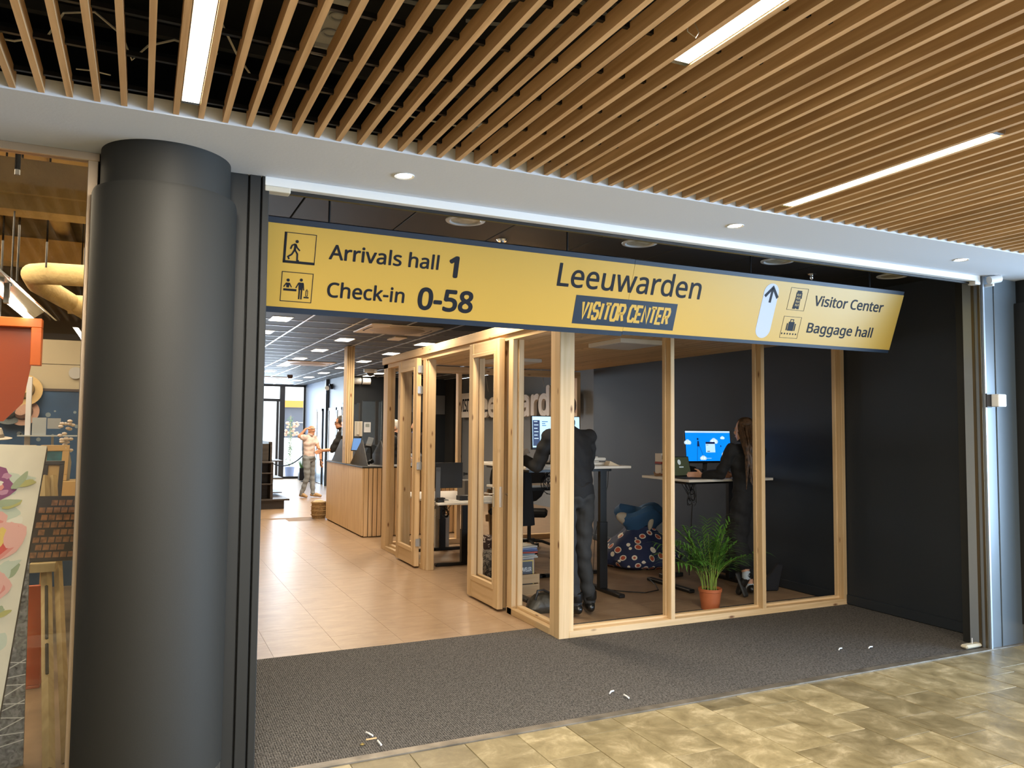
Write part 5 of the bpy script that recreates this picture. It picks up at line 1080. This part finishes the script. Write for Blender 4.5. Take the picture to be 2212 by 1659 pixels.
# --- the man scratching his head
fx = Vector((.62, -.78, 0)).normalized(); rx = Vector((fx.y, -fx.x, 0)); b0 = Vector((3.47, 18.12, 0))
t, bo, Hh, HM, k, J = human('man in pale pink T-shirt and grey jeans scratching his head by the window', (3.47, 18.12), fx, 1.66,
    {'elR': (3.225, 18.05, 1.37), 'wrR': (3.37, 18.06, 1.545), 'handR': (3.46, 18.08, 1.575), 'elL': (3.70, 18.02, 1.03), 'wrL': (3.70, 17.95, .82), 'knR': tuple(b0 + rx*.11 + fx*.05 + Vector((0, 0, .46))), 'anR': tuple(b0 + rx*.19 - fx*.03 + Vector((0, 0, .085))), 'toeR': tuple(b0 + rx*.20 + fx*.12 + Vector((0, 0, .035))), 'anL': tuple(b0 - rx*.04 + fx*.10 + Vector((0, 0, .085))), 'toeL': tuple(b0 - rx*.11 + fx*.26 + Vector((0, 0, .035))), 'head': tuple(b0 + fx*.05 + Vector((0, 0, 1.50)))},
    {'skin': SKIN2, 'top': PINK, 'legs': JEANG, 'shoes': TANS, 'sock': JEANG}, sleeve=.22, pitch=-.25)
tag(build('phone', MB().box(3.69, 3.705, 17.90, 17.96, .70, .83), BLACK, bevel=.004), 'dark phone held in the lowered hand of the scratching man', 'phone')
tag(build('sunglasses', MB().tube([Hh(-.078, .03, .075), Hh(-.06, .075, .085), Hh(0, .082, .088), Hh(.06, .075, .085), Hh(.078, .03, .075)], .008, 6), mat('white_frames', (.6, .56, .48), .3), smooth=True), 'pale sunglasses pushed up on the scratching man\'s head', 'sunglasses')
build('bracelet', MB().lathe([(.032, -.008), (.036, 0), (.032, .008)], (3.70, 17.96, .85), 16, False), BLACK, bo)
# --- clerk reaching out
t, bo, Hh, HM, k, J = human('dark-haired clerk in black shirt and glasses reaching a hand past the counter end', (3.30, 14.25), (-.95, .30), 1.80,
    {'elL': (3.10, 14.08, 1.19), 'wrL': (2.94, 14.10, 1.175), 'handL': (2.86, 14.10, 1.15)}, {'skin': SKIN2, 'top': BLKS, 'legs': BLKT, 'shoes': BOOT, 'sock': BLKT}, sleeve=.5, look=(-.98, .1))
short_hair(bo, Hh, HM, k, HAIRD)
g = MB()
for s in (-1, 1): g.tube([Hh(.032*s+.022*math.cos(a), .100, .003+.017*math.sin(a)) for a in [2*PI*i/12 for i in range(13)]], .0022, 5); g.tube([Hh(.054*s, .098, .008), Hh(.08*s, -.01, .008)], .0022, 5)
g.tube([Hh(-.01, .102, .005), Hh(.01, .102, .005)], .0022, 5); build('glasses', g, BLACK, bo)
# --- bald man far behind the booth
t, bo, Hh, HM, k, J = human('bald man in a brown jacket and light jeans seen between the booth posts', (6.03, 18.3), (-.25, -1), 1.735, {}, {'skin': SKIN, 'top': BRJ, 'legs': JEANL, 'shoes': BOOT, 'sock': BOOT, 'boot': 1}, sleeve=1.0)
build('shirt_collar', MB().lathe([(.062, 1.42), (.075, 1.46), (.066, 1.50), (.060, 1.50)], (6.03, 18.3, 0), 20, False), mat('blue_collar', (.10, .14, .35), .7), bo)
# --- person behind the counter, mostly hidden
t, bo, Hh, HM, k, J = human('person in a black T-shirt behind the counter, mostly hidden by booth posts', (3.82, 12.65), (.95, -.3), 1.72, {'elR': (3.72, 12.50, 1.22), 'wrR': (3.60, 12.30, 1.16), 'elL': (3.98, 12.72, 1.2), 'wrL': (4.0, 12.55, 1.12)}, {'skin': SKIN, 'top': BLKS, 'legs': BLKT, 'shoes': BOOT, 'sock': BLKT}, sleeve=.45)
short_hair(bo, Hh, HM, k, mat('pale_grey_hair', (.45, .42, .38), .7))
# --- tall man in black at the standing desk
t, bo, Hh, HM, k, J = human('tall man in black shirt and dark jeans seen from behind beside the corner post', (3.44, 5.90), (.02, 1), 1.89,
    {'pelvis': (3.385, 5.90, 1.02), 'hipL': (3.29, 5.90, .99), 'hipR': (3.48, 5.90, .99), 'waist': (3.40, 5.92, 1.18), 'chest': (3.405, 5.98, 1.39), 'neck': (3.40, 6.05, 1.61), 'head': (3.432, 6.13, 1.775), 'shL': (3.21, 6.02, 1.525), 'shR': (3.60, 6.02, 1.525), 'elL': (3.125, 6.10, 1.27), 'wrL': (3.09, 6.33, 1.335), 'handL': (3.075, 6.42, 1.345), 'elR': (3.665, 6.13, 1.27), 'wrR': (3.60, 6.40, 1.30),
     'knL': (3.33, 5.90, .53), 'anL': (3.39, 5.87, .10), 'toeL': (3.37, 6.03, .04), 'knR': (3.475, 5.90, .53), 'anR': (3.545, 5.90, .10), 'toeR': (3.60, 6.06, .04)}, {'skin': SKIN2, 'top': BLKS, 'legs': JEANB, 'shoes': BOOT, 'sock': BOOT, 'boot': 1}, sleeve=.86, pitch=-.5, build_=1.06)
short_hair(bo, Hh, HM, k, mat('brown_hair', (.07, .035, .018), .6), .04, -.06)
sh_ = MB(); sh_.lathe([(.175, 1.02), (.185, 1.05), (.175, 1.12), (.16, 1.13)], (0, 0, 0), 32, False)
for v in sh_.bm.verts: v.co = Vector((v.co.x*1.02+3.39, v.co.y*.74+5.905, v.co.z + .015*math.sin(5*math.atan2(v.co.y, v.co.x))))
build('shirt_tail', sh_, BLKS, bo, smooth=True)
for n_, sg_ in (('L', 1), ('R', 1)):
    a_ = J['an'+n_]; build('boot_top', MB().lathe([(.058, .13), (.062, .15), (.060, .20), (.050, .21)], (a_.x, a_.y, 0), 20, False), BOOT, bo, smooth=True)
# --- long-haired woman at the right-hand desk
t, bo, Hh, HM, k, J = human('woman in black with long wavy brown hair working at the right-hand desk', (5.405, 6.02), (-.30, .95), 1.72,
    {'shL': (5.215, 6.01, 1.40), 'elL': (5.17, 6.12, 1.165), 'wrL': (5.115, 6.32, 1.14), 'handL': (5.07, 6.42, 1.14), 'shR': (5.60, 6.04, 1.40), 'elR': (5.66, 6.15, 1.16), 'wrR': (5.50, 6.34, 1.14), 'knL': (5.32, 6.05, .50), 'anL': (5.31, 5.92, .215), 'toeL': (5.27, 5.985, .04), 'anR': (5.42, 6.0, .085), 'toeR': (5.46, 6.15, .035), 'knR': (5.41, 6.03, .48)}, {'skin': SKIN, 'top': BLKT, 'legs': BLKT, 'shoes': BOOT, 'sock': SOCK}, sleeve=.93, hem=.62, wide_leg=.040, look=(-.42, .91), build_=1.12)
sole = MB(); M = Matrix.Translation((5.28, 5.925, .125)) @ Euler((1.15, 0, .3)).to_matrix().to_4x4(); build('shoe_sole', sole.box(-.04, .04, -.12, .12, -.035, -.012, M), mat('rubber_sole', (.022, .022, .022), .7), bo, bevel=.012)
hm = MB(); rh = random.Random(4); hm.ell(Hh(0, -.012, .030), (.086*k, .106*k, .106*k), 26, HM); c = Hh(0, 0, 0); inv = HM.transposed()
bmesh.ops.delete(hm.bm, geom=[f_ for f_ in hm.bm.faces if (lambda p: p.y > .03*k and p.z < .09*k)(inv @ (f_.calc_center_median()-c))], context='FACES')
bkd = -Vector((-.30, .95, 0)).normalized(); rsd = Vector((.95, .30, 0)).normalized()
for i in range(150):
    a = rh.uniform(-2.05, 1.75); s0 = Hh(.084*math.sin(a), -.014-.10*math.cos(a), .06*rh.uniform(-.6, 1)); L_ = rh.uniform(.36, .53); amp = rh.uniform(.006, .013); pz = rh.uniform(0, 6); fq = rh.uniform(24, 34)
    dst = J['neck'] + bkd*(.115+.035*math.cos(a)) + rsd*(.150*math.sin(a)-.055)
    pts = []
    for q in range(19):
        u = q/18; z = s0.z - L_*u; b_ = s0.lerp(Vector((dst.x, dst.y, z)), min(1, u*2.3)); w = amp*min(1, u*3)
        pts.append(Vector((b_.x, b_.y, z)) + rsd*(w*math.sin(fq*L_*u+pz)) + bkd*(w*.7*math.cos(fq*L_*u+pz*1.3)))
    hm.tube(pts, lambda q: .0085*(1-.75*q)+.0012, 5)
hmat = mat('wavy_brown_hair', (.075, .040, .020), .5, var=.75, vscale=30); build('hair', hm, hmat, bo, smooth=True)
# ================================================================== GIFT SHOP BEHIND THE LEFT WINDOW
rg = random.Random(11)
# big tulip canvas leaning back inside the window
A = Vector((-.443, 4.75, 1.487)); B = Vector((-.518, 3.99, .26)); dn = (B-A).normalized(); Bz = A + dn*((A.z-.02)/-dn.z); hgt = (Bz-A).length; lx = Vector((-1, .012, .011)).normalized()
xw = -lx; yw = -dn; xw = (xw - yw*xw.dot(yw)).normalized(); TM = plane_M(Bz - xw*.80, xw, yw)
tc_ = thing('flower_painting', 'big canvas of loosely brushed pink and purple tulips leaning in the shop window', 'painting', (-.85, 4.35, .02))
build('canvas', MB().box(0, .80, 0, hgt, -.035, 0, TM), mat('canvas_cream', (.66, .62, .52), .7, var=.06, vscale=9), tc_); build('edge', MB().box(.795, .801, 0, hgt-.004, -.036, -.002, TM), mat('canvas_dark_edge', (.02, .02, .025), .7), tc_)
cols = {'rose': (.60, .22, .20), 'pink': (.66, .36, .33), 'red': (.52, .06, .05), 'yel': (.66, .47, .12), 'plum': (.20, .04, .14), 'mauve': (.42, .20, .32), 'sage': (.28, .34, .22), 'olive': (.38, .36, .12), 'mint': (.48, .54, .46), 'white': (.68, .66, .58)}
PM = {k: mat('paint_'+k, v, .55) for k, v in cols.items()}
lay = [0]
def dab(col, u, v, a, b, rot, wob=.18):
    lay[0] += 1; a *= 1.25; b *= 1.35; M = TM @ Matrix.Translation((u, v, .0002+lay[0]*.00004)) @ Matrix.Rotation(rot, 4, 'Z'); p1 = rg.uniform(0, 6); n = 16
    mbs[col].prism([(a*math.cos(2*PI*i/n)*(1+wob*math.sin(3*2*PI*i/n+p1)), b*math.sin(2*PI*i/n)*(1+wob*math.cos(2*2*PI*i/n+p1))) for i in range(n)], M, .0003)
mbs = {k: MB() for k in cols}
for _ in range(60): dab(rg.choice(('mint', 'sage', 'white', 'mint')), rg.uniform(.05, .74), rg.uniform(.25*hgt, .97*hgt), rg.uniform(.03, .07), rg.uniform(.015, .035), rg.uniform(0, 3))
def tulip(u, v, s, rot):
    dab('pink', u, v, .085*s, .055*s, rot, .1); dab('rose', u+.01*s, v-.018*s, .07*s, .035*s, rot+.2); dab('red', u-.012*s, v-.040*s, .06*s, .022*s, rot-.2); dab('yel', u-.005*s, v+.012*s, .045*s, .014*s, rot+.5); dab('pink', u+.04*s, v+.02*s, .05*s, .025*s, rot+.9)
def lilac(u, v, s):
    dab('plum', u, v, .07*s, .06*s, 0, .25)
    for _ in range(16): dab(rg.choice(('plum', 'mauve', 'mauve', 'rose')), u+rg.uniform(-.055, .055)*s, v+rg.uniform(-.05, .05)*s, .016*s, .011*s, rg.uniform(0, 3))
    for _ in range(3): dab('white', u+rg.uniform(-.03, .03)*s, v+rg.uniform(0, .04)*s, .008*s, .006*s, 0)
V = lambda q: hgt*(1-q)
for u, q, s in ((.60, .135, 1.05), (.50, .60, 1.2), (.30, .30, 1.0)): lilac(u, V(q), s)
for u, q, s, r in ((.57, .27, 1.15, .5), (.68, .31, 1.1, .9), (.55, .40, 1.0, .2), (.64, .45, 1.15, .4), (.48, .69, 1.05, .3), (.35, .22, 1, .2), (.40, .50, 1, .6), (.2, .4, 1.1, .3), (.15, .6, 1, .1), (.12, .2, 1, .4), (.42, .06, .9, .1), (.25, .7, 1, .4)): tulip(u, V(q), s, r)
for u, q in ((.46, .10), (.70, .20), (.74, .13), (.44, .18), (.58, .79), (.60, .345), (.73, .52)): dab('olive', u, V(q), .035, .012, rg.uniform(.2, 1.2)); dab('sage', u-.03, V(q)+.01, .045, .014, rg.uniform(.2, 1.4))
for k in mbs: build('paint_strokes', mbs[k], PM[k], tc_)['kind'] = 'stuff'
# animal photograph canvas behind it
A = Vector((-.492, 4.66, .93)); B = Vector((-.452, 4.37, .005)); yw = (A-B).normalized(); xw = Vector((1, .02, 0)); xw = (xw-yw*xw.dot(yw)).normalized(); AM = plane_M(B-xw*.7, xw, yw); hA = (A-B).length
t = thing('photo_canvas', 'black and white canvas of grey fur with white whiskers behind the tulip painting', 'picture', (-.8, 4.5, 0)); build('canvas', MB().box(0, .70, 0, hA, -.03, 0, AM), patchy('fur_print', (.035, .035, .04), (.30, .30, .31), 38, .5, .25), t)
wk = MB()
for i in range(11):
    v0 = hA*(.10+.038*i); ribbon(wk, [(.30, v0-.03), (.45, v0-.005), (.60, v0+.01*rg.uniform(-1, 2)), (.70, v0+.04*rg.uniform(-.6, 1.2))], .0045, AM @ Matrix.Translation((0, 0, .0006)), .0005)
build('whiskers', wk, mat('whisker_white', (.66, .66, .64), .6), t)['kind'] = 'stuff'
# easel with the roof-tile picture
t = thing('easel', 'pale wooden display easel behind the window frame', 'easel', (-.40, 4.8, 0))
build('mast', MB().tube([(-.338, 4.28, 0), (-.455, 5.10, .80), (-.50, 5.28, 1.3)], .027, 4), EASW, t); build('mast', MB().tube([(-.27, 4.33, 0), (-.40, 5.13, .80), (-.46, 5.30, 1.3)], .022, 4), EASW, t); build('rear_leg', MB().tube([(-.55, 5.9, 0), (-.48, 5.33, 1.25)], .02, 4), EASW, t)
build('ledge', MB().box(-.525, -.40, 4.98, 5.10, .795, .845), EASW, t, bevel=.003)
build('slot', MB().tube([(-.436, 4.935, .73), (-.405, 4.71, .50)], .008, 4), BLACK, t); build('slot', MB().tube([(-.402, 4.69, .48), (-.385, 4.57, .36)], .008, 4), BLACK, t)
RTM = plane_M((-.545, 5.02, .85), (1, .03, -.02), (.12, .22, 1)); t = thing('roof_painting', 'small dark canvas of rows of brown roof tiles standing on the easel', 'painting', (-.42, 5.06, .85))
build('canvas', MB().box(0, .34, 0, .36, -.02, 0, RTM), mat('roof_dark', (.03, .02, .016), .6), t); rows = MB()
for r_ in range(8):
    for c_ in range(9):
        if rg.random() < .93: u = .012+.036*c_+(.018 if r_ % 2 else 0); rows.box(u, u+.030, .02+.041*r_, .05+.041*r_, .0003, .002, RTM)
build('tile_pattern', rows, mat('roof_tile_paint', (.26, .12, .05), .6, var=.45, vscale=40), t)['kind'] = 'stuff'
# orange stool or bin on the floor, framed pictures further in
tag(build('orange_crate', MB().box(-.85, -.51, 5.6, 5.95, 0, .02).box(-.85, -.51, 5.6, 5.62, .02, .62).box(-.53, -.51, 5.62, 5.95, .02, .62).box(-.85, -.83, 5.62, 5.95, .02, .62), mat('orange_lacquer', (.50, .085, .012), .4), bevel=.004), 'orange open-topped box on the gift shop floor behind the easel', 'box')
FRW = mat('blond_frame', (.42, .29, .12), .5); TEAL = mat('teal_picture', (.02, .12, .17), .4, var=.5, vscale=12)
def framed(label, x0, x1, y, z0, z1, lean, fm, pm, w=.05):
    M = plane_M((x0, y, z0), (1, .05, 0), (.04, lean, 1)); a, b = x1-x0, z1-z0; t = thing('framed_picture', label, 'picture', ((x0+x1)/2, y, z0))
    for p in ((0, a, 0, w), (0, a, b-w, b), (0, w, w, b-w), (a-w, a, w, b-w)): build('frame_rail', MB().box(*p, -.02, .012, M), fm, t, bevel=.003)
    build('picture', MB().box(w, a-w, w, b-w, -.015, 0, M), pm, t); return t
framed('blond-framed teal picture standing deeper in the gift shop', -.76, -.55, 7.5, 1.13, 1.43, .15, FRW, TEAL); framed('blond-framed dark picture left of the teal one', -.98, -.79, 7.5, 1.13, 1.43, .15, FRW, mat('dark_print', (.05, .03, .03), .5))
framed('dark-framed picture before the teal one', -.64, -.51, 6.5, .98, 1.34, .15, mat('dark_frame', (.025, .02, .018), .5), FRW, .03)
t = thing('display_table', 'low display table carrying the framed pictures', 'table', (-.8, 7.3, 0)); build('top', MB().box(-1.5, -.2, 6.4, 7.75, .92, .98).box(-1.5, -.2, 7.4, 7.75, .98, 1.13), FRW, t)
for x in (-1.45, -.28):
    for y in (6.45, 7.68): build('leg', MB().box(x, x+.05, y, y+.05, 0, .92), FRW, t)
# hats on the blue display wall
t = thing('blue_display_wall', 'blue display panel on the gift shop back wall behind the hats', 'display', (-.9, 9.1, 0)); build('panel', MB().box(-2.2, .15, 9.0, 9.05, 0, 1.93), mat('delft_blue_panel', (.018, .065, .16), .5, var=.4, vscale=2.2), t); build('top_edge', MB().box(-2.2, .15, 8.99, 9.06, 1.93, 1.955), mat('panel_edge', (.05, .035, .03), .5), t)
sl_ = MB()
for z in (1.63, 1.72, 1.81): sl_.box(-1.25, -.99, 8.97, 9.0, z, z+.07)
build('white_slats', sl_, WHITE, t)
pr = MB()
for _ in range(40):
    x, z = rg.uniform(-1.3, -.4), rg.uniform(1.0, 1.88); disc(pr, (x, z), rg.uniform(.006, .028), plane_M((0, 8.999, 0), (1, 0, 0), (0, 0, 1)), .001, 8)
build('print_blossoms', pr, mat('print_pale', (.20, .27, .33), .5), t)['kind'] = 'stuff'
def hat(label, c, col, s=1.0, tilt=1.2):
    t = thing('hat', label, 'hat', c); M = Matrix.Translation(c) @ Euler((tilt, 0, rg.uniform(-.3, .3))).to_matrix().to_4x4(); m = mat('hat_%d' % int(abs(c[0]*1000)+abs(c[2]*100)), col, .8, bump=.4, bscale=90)
    b = MB(); b.lathe([(.165*s, 0), (.17*s, .006), (.10*s, .012), (.088*s, .07*s), (.075*s, .105*s), (.03*s, .115*s), (.001, .11*s)], (0, 0, 0), 28); b2 = MB(); b2.lathe([(.100*s, .013), (.094*s, .042), (.097*s, .042), (.103*s, .013)], (0, 0, 0), 28, False)
    for q in (b, b2):
        for v in q.bm.verts: v.co = M @ v.co
    build('brim_and_crown', b, m, t, smooth=True); build('band', b2, mat('band_%d' % int(abs(c[0]*1000)+abs(c[2]*100)), tuple(x*.35 for x in col), .7), t, smooth=True)
hat('straw hat with a dark band, upper right of the hat display', (-1.06, 8.95, 1.93), (.55, .40, .19)); hat('rust red hat left of the straw hat', (-1.24, 8.95, 1.95), (.34, .11, .05)); hat('grey blue hat on the lower row of hats', (-1.17, 8.95, 1.72), (.13, .16, .18), .8); hat('dusty pink hat right of the grey blue one', (-1.04, 8.95, 1.71), (.36, .22, .17), .8)
hat('white hat on a stand at the left edge, above the tulip painting', (-1.20, 8.3, 1.47), (.62, .58, .52), .9, .1); tag(build('hat_stand', MB().cyl((-1.20, 8.3, .98), (-1.20, 8.3, 1.47), .012, n=10).lathe([(.1, 0), (.1, .02), (.001, .025)], (-1.2, 8.3, .0), 16).cyl((-1.2, 8.3, .02), (-1.2, 8.3, .98), .015, n=10), BLKM), 'thin black stand under the white hat', 'stand')
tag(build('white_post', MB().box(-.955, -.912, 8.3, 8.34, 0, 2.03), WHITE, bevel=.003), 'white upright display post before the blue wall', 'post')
t = thing('shelf_cards', 'pale price cards standing on a glass shelf before the blue wall', 'cards', (-.78, 8.2, 1.5)); build('shelf', MB().box(-1.0, -.5, 8.2, 8.5, 1.49, 1.50), mat('pale_shelf', (.45, .5, .52), .2), t); build('support', MB().box(-.76, -.74, 8.48, 8.5, 0, 1.49), WMET, t); build('card', MB().box(-.89, -.78, 8.22, 8.225, 1.50, 1.66), mat('card_grey', (.34, .40, .45), .6), t); build('card', MB().box(-.77, -.665, 8.2, 8.205, 1.56, 1.655), mat('card_grey2', (.28, .32, .36), .6), t)
fl_ = thing('white_flowers', 'white artificial blossoms at the right of the gift shop shelf', 'flowers', (-.575, 7.6, 1.13)); bl = MB()
for _ in range(22): bl.ell((-.575+rg.uniform(-.05, .05), 7.6+rg.uniform(-.05, .05), 1.37+rg.uniform(0, .26)), (.022, .022, .014), 7)
build('blossoms', bl, mat('blossom_white', (.55, .50, .46), .7), fl_)['kind'] = 'stuff'; build('vase', MB().lathe([(.001, 0), (.04, 0), (.05, .15), (.03, .25), (.035, .27), (.001, .26)], (-.575, 7.6, 1.13), 16), mat('vase_grey', (.3, .3, .28), .4), fl_, smooth=True)
# orange frame hung from the ceiling
t = thing('orange_sign_frame', 'big orange box frame hanging inside the gift shop', 'sign', (-1.3, 7.0, 1.7)); ORG = mat('orange_frame', (.55, .12, .015), .4); ORD = mat('orange_panel', (.30, .055, .012), .35)
build('top_rail', MB().box(-2.4, -.715, 6.95, 7.05, 2.34, 2.41), ORG, t, bevel=.004); build('side_rail', MB().box(-.785, -.715, 6.95, 7.05, 2.05, 2.34), ORG, t, bevel=.004); build('panel', MB().prism([(-2.4, 1.62), (-.95, 1.62), (-.83, 1.76), (-.785, 2.05), (-.785, 2.34), (-2.4, 2.34)], plane_M((0, 7.04, 0), (1, 0, 0), (0, 0, 1)), .01), ORD, t)
for x in (-1.0, -2.2): build('rod', MB().cyl((x, 7.0, 2.41), (x, 7.0, 3.7), .008, n=6), BLKM, t)
# tube lamps, beams and ducts
t = thing('tube_lamp', 'glowing fluorescent tube in a chrome trough under the gift shop ceiling', 'light', (-.83, 6.6, 2.4)); TB = mat('tube_glow', (1, 1, 1), .5, emit=(1, .84, .66), es=22)
build('tube', MB().cyl((-.795, 5.9, 2.39), (-.845, 7.5, 2.455), .022, n=10), TB, t); build('trough', MB().prism([(-.10, .03), (0, .12), (.10, .03), (.085, .03), (0, .10), (-.085, .03)], plane_M((-.80, 5.2, 2.40), (1, 0, 0), (0, -.03, 1)) @ Matrix.Rotation(0, 4, 'Z') @ Matrix.Scale(-1, 4, (0, 0, 1)), 2.7), CHROME, t)
build('lamp_holder', MB().box(-.82, -.79, 5.85, 5.9, 2.37, 2.5), GREYP, t); build('hanger', MB().cyl((-.80, 6.0, 2.5), (-.80, 6.0, 3.7), .006, n=6), BLKM, t)
area('gift_shop_tubes', (-1.6, 6.5, 3.0), (0, 0, 0), 2.6, 4.0, 190, (1, .80, .55)); 
struct('beam_1', MB().box(-5, .18, 5.9, 6.2, 3.10, 3.33).box(-5, .18, 5.94, 6.16, 3.0, 3.10), CREAM); struct('beam_2', MB().box(-5, .18, 9.0, 9.3, 3.2, 3.45), CREAM)
for i, x in enumerate((-2.0, -1.4, -.80, -.2)): struct('beam_%d' % (3+i), MB().tube([(x, 3.95, 3.62), (x, 11.8, 3.62)], .085, 12), CREAM, smooth=True)
pb = struct('beam_7', MB().box(-.35, .18, 6.2, 11.8, 3.52, 3.6), CREAM)
t = thing('duct', 'wide sprayed air duct with an elbow under the gift shop ceiling', 'duct', (-.5, 7.6, 2.68)); build('run', MB().tube([(.17, 7.0, 2.79), (-.70, 7.0, 2.77), (-.80, 7.06, 2.765), (-.80, 7.4, 2.75), (-.55, 9.0, 2.75), (-.40, 11.8, 2.75)], .085, 18), CREAM, t, smooth=True); build('branch', MB().cyl((-.66, 8.4, 2.73), (.17, 8.4, 2.73), .09, n=18), CREAM, t, smooth=True)
for x, y in ((-.45, 7.0), (-.6, 9.0)): build('hanger', MB().cyl((x, y, 2.85), (x, y, 3.65), .006, n=6), BLKM, t)
for i, (x, y, z) in enumerate(((-.662, 5.0, 2.97), (-.82, 6.4, 2.6), (-.70, 6.9, 2.8))): tag(build('hanger_rod', MB().cyl((x, y, z), (x, y, 3.7), .014 if i == 0 else .007, n=8), BLKM), ('short thick black ceiling rod nearest the gift shop window', 'long thin black hanger rod by the orange frame', 'thin black rod above the duct elbow')[i], 'rod')
tag(build('wall_speaker_round', MB().cyl((-.62, 9.05, 2.12), (-.62, 9.02, 2.12), .06, n=20), GREYP, smooth=True), 'small round grey fan on the gift shop back wall', 'fan')
build('block_courses', MB().box(-5, .18, 9.05, 11.88, 1.955, 2.20).box(-5, .18, 9.052, 11.88, 2.206, 2.45), mat('pale_blocks', (.46, .41, .30), .9), bpy.data.objects['wall_gift_shop_back'])
# ================================================================== STREET OUTSIDE
t = thing('shop_across', 'shop with an orange fascia across the street seen through the back window', 'building', (6.5, 36, 0)); FA = mat('white_render', (.72, .72, .72), .8)
build('wall', MB().box(5.2, 9.5, 36, 38, 2.75, 5.5).box(5.2, 5.75, 36, 38, -.02, 2.75).box(9.0, 9.5, 36, 38, -.02, 2.75), FA, t); build('fascia', MB().box(5.75, 9.0, 35.9, 36.0, 2.45, 2.75), mat('fascia_orange', (.62, .25, .04), .6), t); build('shop_window', MB().box(5.75, 9.0, 36.1, 36.2, -.02, 2.45), mat('dim_shop_window', (.10, .105, .13), .3), t); build('stall_board', MB().box(5.75, 9.0, 36.0, 36.1, -.02, .5), FA, t)
for z in (1.2, 1.75): build('shelf', MB().box(6.2, 8.8, 36.0, 36.1, z, z+.04), FA, t)
t = thing('street_sign', 'white street sign with a round 25 on a post outside the back window', 'sign', (6.3, 33, -.02)); build('post', MB().cyl((6.3, 33, -.02), (6.3, 33, 2.06), .03, n=10), WMET, t); build('plate', MB().box(6.12, 6.50, 32.95, 32.97, 1.80, 2.06), WMET, t); build('ring', MB().lathe([(.09, 0), (.105, 0), (.105, .004), (.09, .004)], (0, 0, 0), 24, False), mat('sign_grey', (.3, .3, .33), .5), t); t.children[0].name
for ch in t.children:
    if ch.name.startswith('ring'): ch.data.transform(Matrix.Translation(-OFF[t]) @ Matrix.Translation((6.31, 32.948, 1.94)) @ Matrix.Rotation(PI/2, 4, 'X') @ Matrix.Translation(OFF[t]))
lettering('lettering', '25', 6.255, 6.365, 1.90, 1.98, plane_M((0, 32.949, 0), (1, 0, 0), (0, 0, 1)), .002, mat('sign_grey2', (.3, .3, .33), .5), t, .02)
t = thing('street_planter', 'pale planter with a climbing plant just outside the back window', 'plant', (4.40, 26.2, -.02)); build('pot', MB().lathe([(.001, 0), (.13, 0), (.16, .30), (.15, .30), (.14, .28), (.001, .28)], (4.40, 26.2, -.02), 20), mat('blue_grey_pot', (.22, .26, .40), .6), t, smooth=True); lf = MB()
for _ in range(260):
    z = rg.uniform(.30, 1.9); rad = .20 if z < .6 else .08; c = Vector((4.40+rg.gauss(0, rad*.5), 26.2+rg.gauss(0, rad*.5), z)); d = Vector((rg.uniform(-1, 1), rg.uniform(-1, 1), rg.uniform(-.3, .8))).normalized(); s_ = d.orthogonal().normalized(); lf.quad(c, c+d*.03+s_*.014, c+d*.065, c+d*.03-s_*.014)
build('foliage', lf, mat('outdoor_leaf', (.10, .22, .07), .6), t)['kind'] = 'stuff'; build('cane', MB().cyl((4.40, 26.2, .25), (4.40, 26.2, 1.95), .008, n=6), EASW, t)
t = thing('black_planter', 'tall black planter with grass beside the blue side wall', 'plant', (4.42, 23.9, 0)); build('pot', MB().prism([(-.12, -.12), (.12, -.12), (.12, .12), (-.12, .12)], Matrix.Translation((4.40, 23.9, 0)), .36), BLACK, t, bevel=.004); lf = MB()
for _ in range(70): a = rg.uniform(0, 6.28); b_ = Vector((4.40+.08*math.cos(a), 23.9+.08*math.sin(a), .35)); e_ = b_+Vector((.10*math.cos(a), .10*math.sin(a), rg.uniform(.2, .38))); s_ = Vector((-math.sin(a), math.cos(a), 0))*.006; lf.quad(b_+s_, b_-s_, e_-s_*.2, e_+s_*.2)
build('grass', lf, MATS['outdoor_leaf'], t)['kind'] = 'stuff'
t = thing('flower_stand', 'white stand with flowers outside the back window', 'stand', (5.2, 31, -.02)); build('body', MB().box(4.95, 5.65, 31, 31.5, -.02, 1.15), FA, t, bevel=.02); fb = MB()
for _ in range(30): fb.ell((5.3+rg.uniform(-.25, .25), 31.2+rg.uniform(-.15, .15), 1.25+rg.uniform(0, .5)), (.06, .06, .05), 7)
build('flowers', fb, mat('stand_flowers', (.55, .35, .25), .7), t)['kind'] = 'stuff'
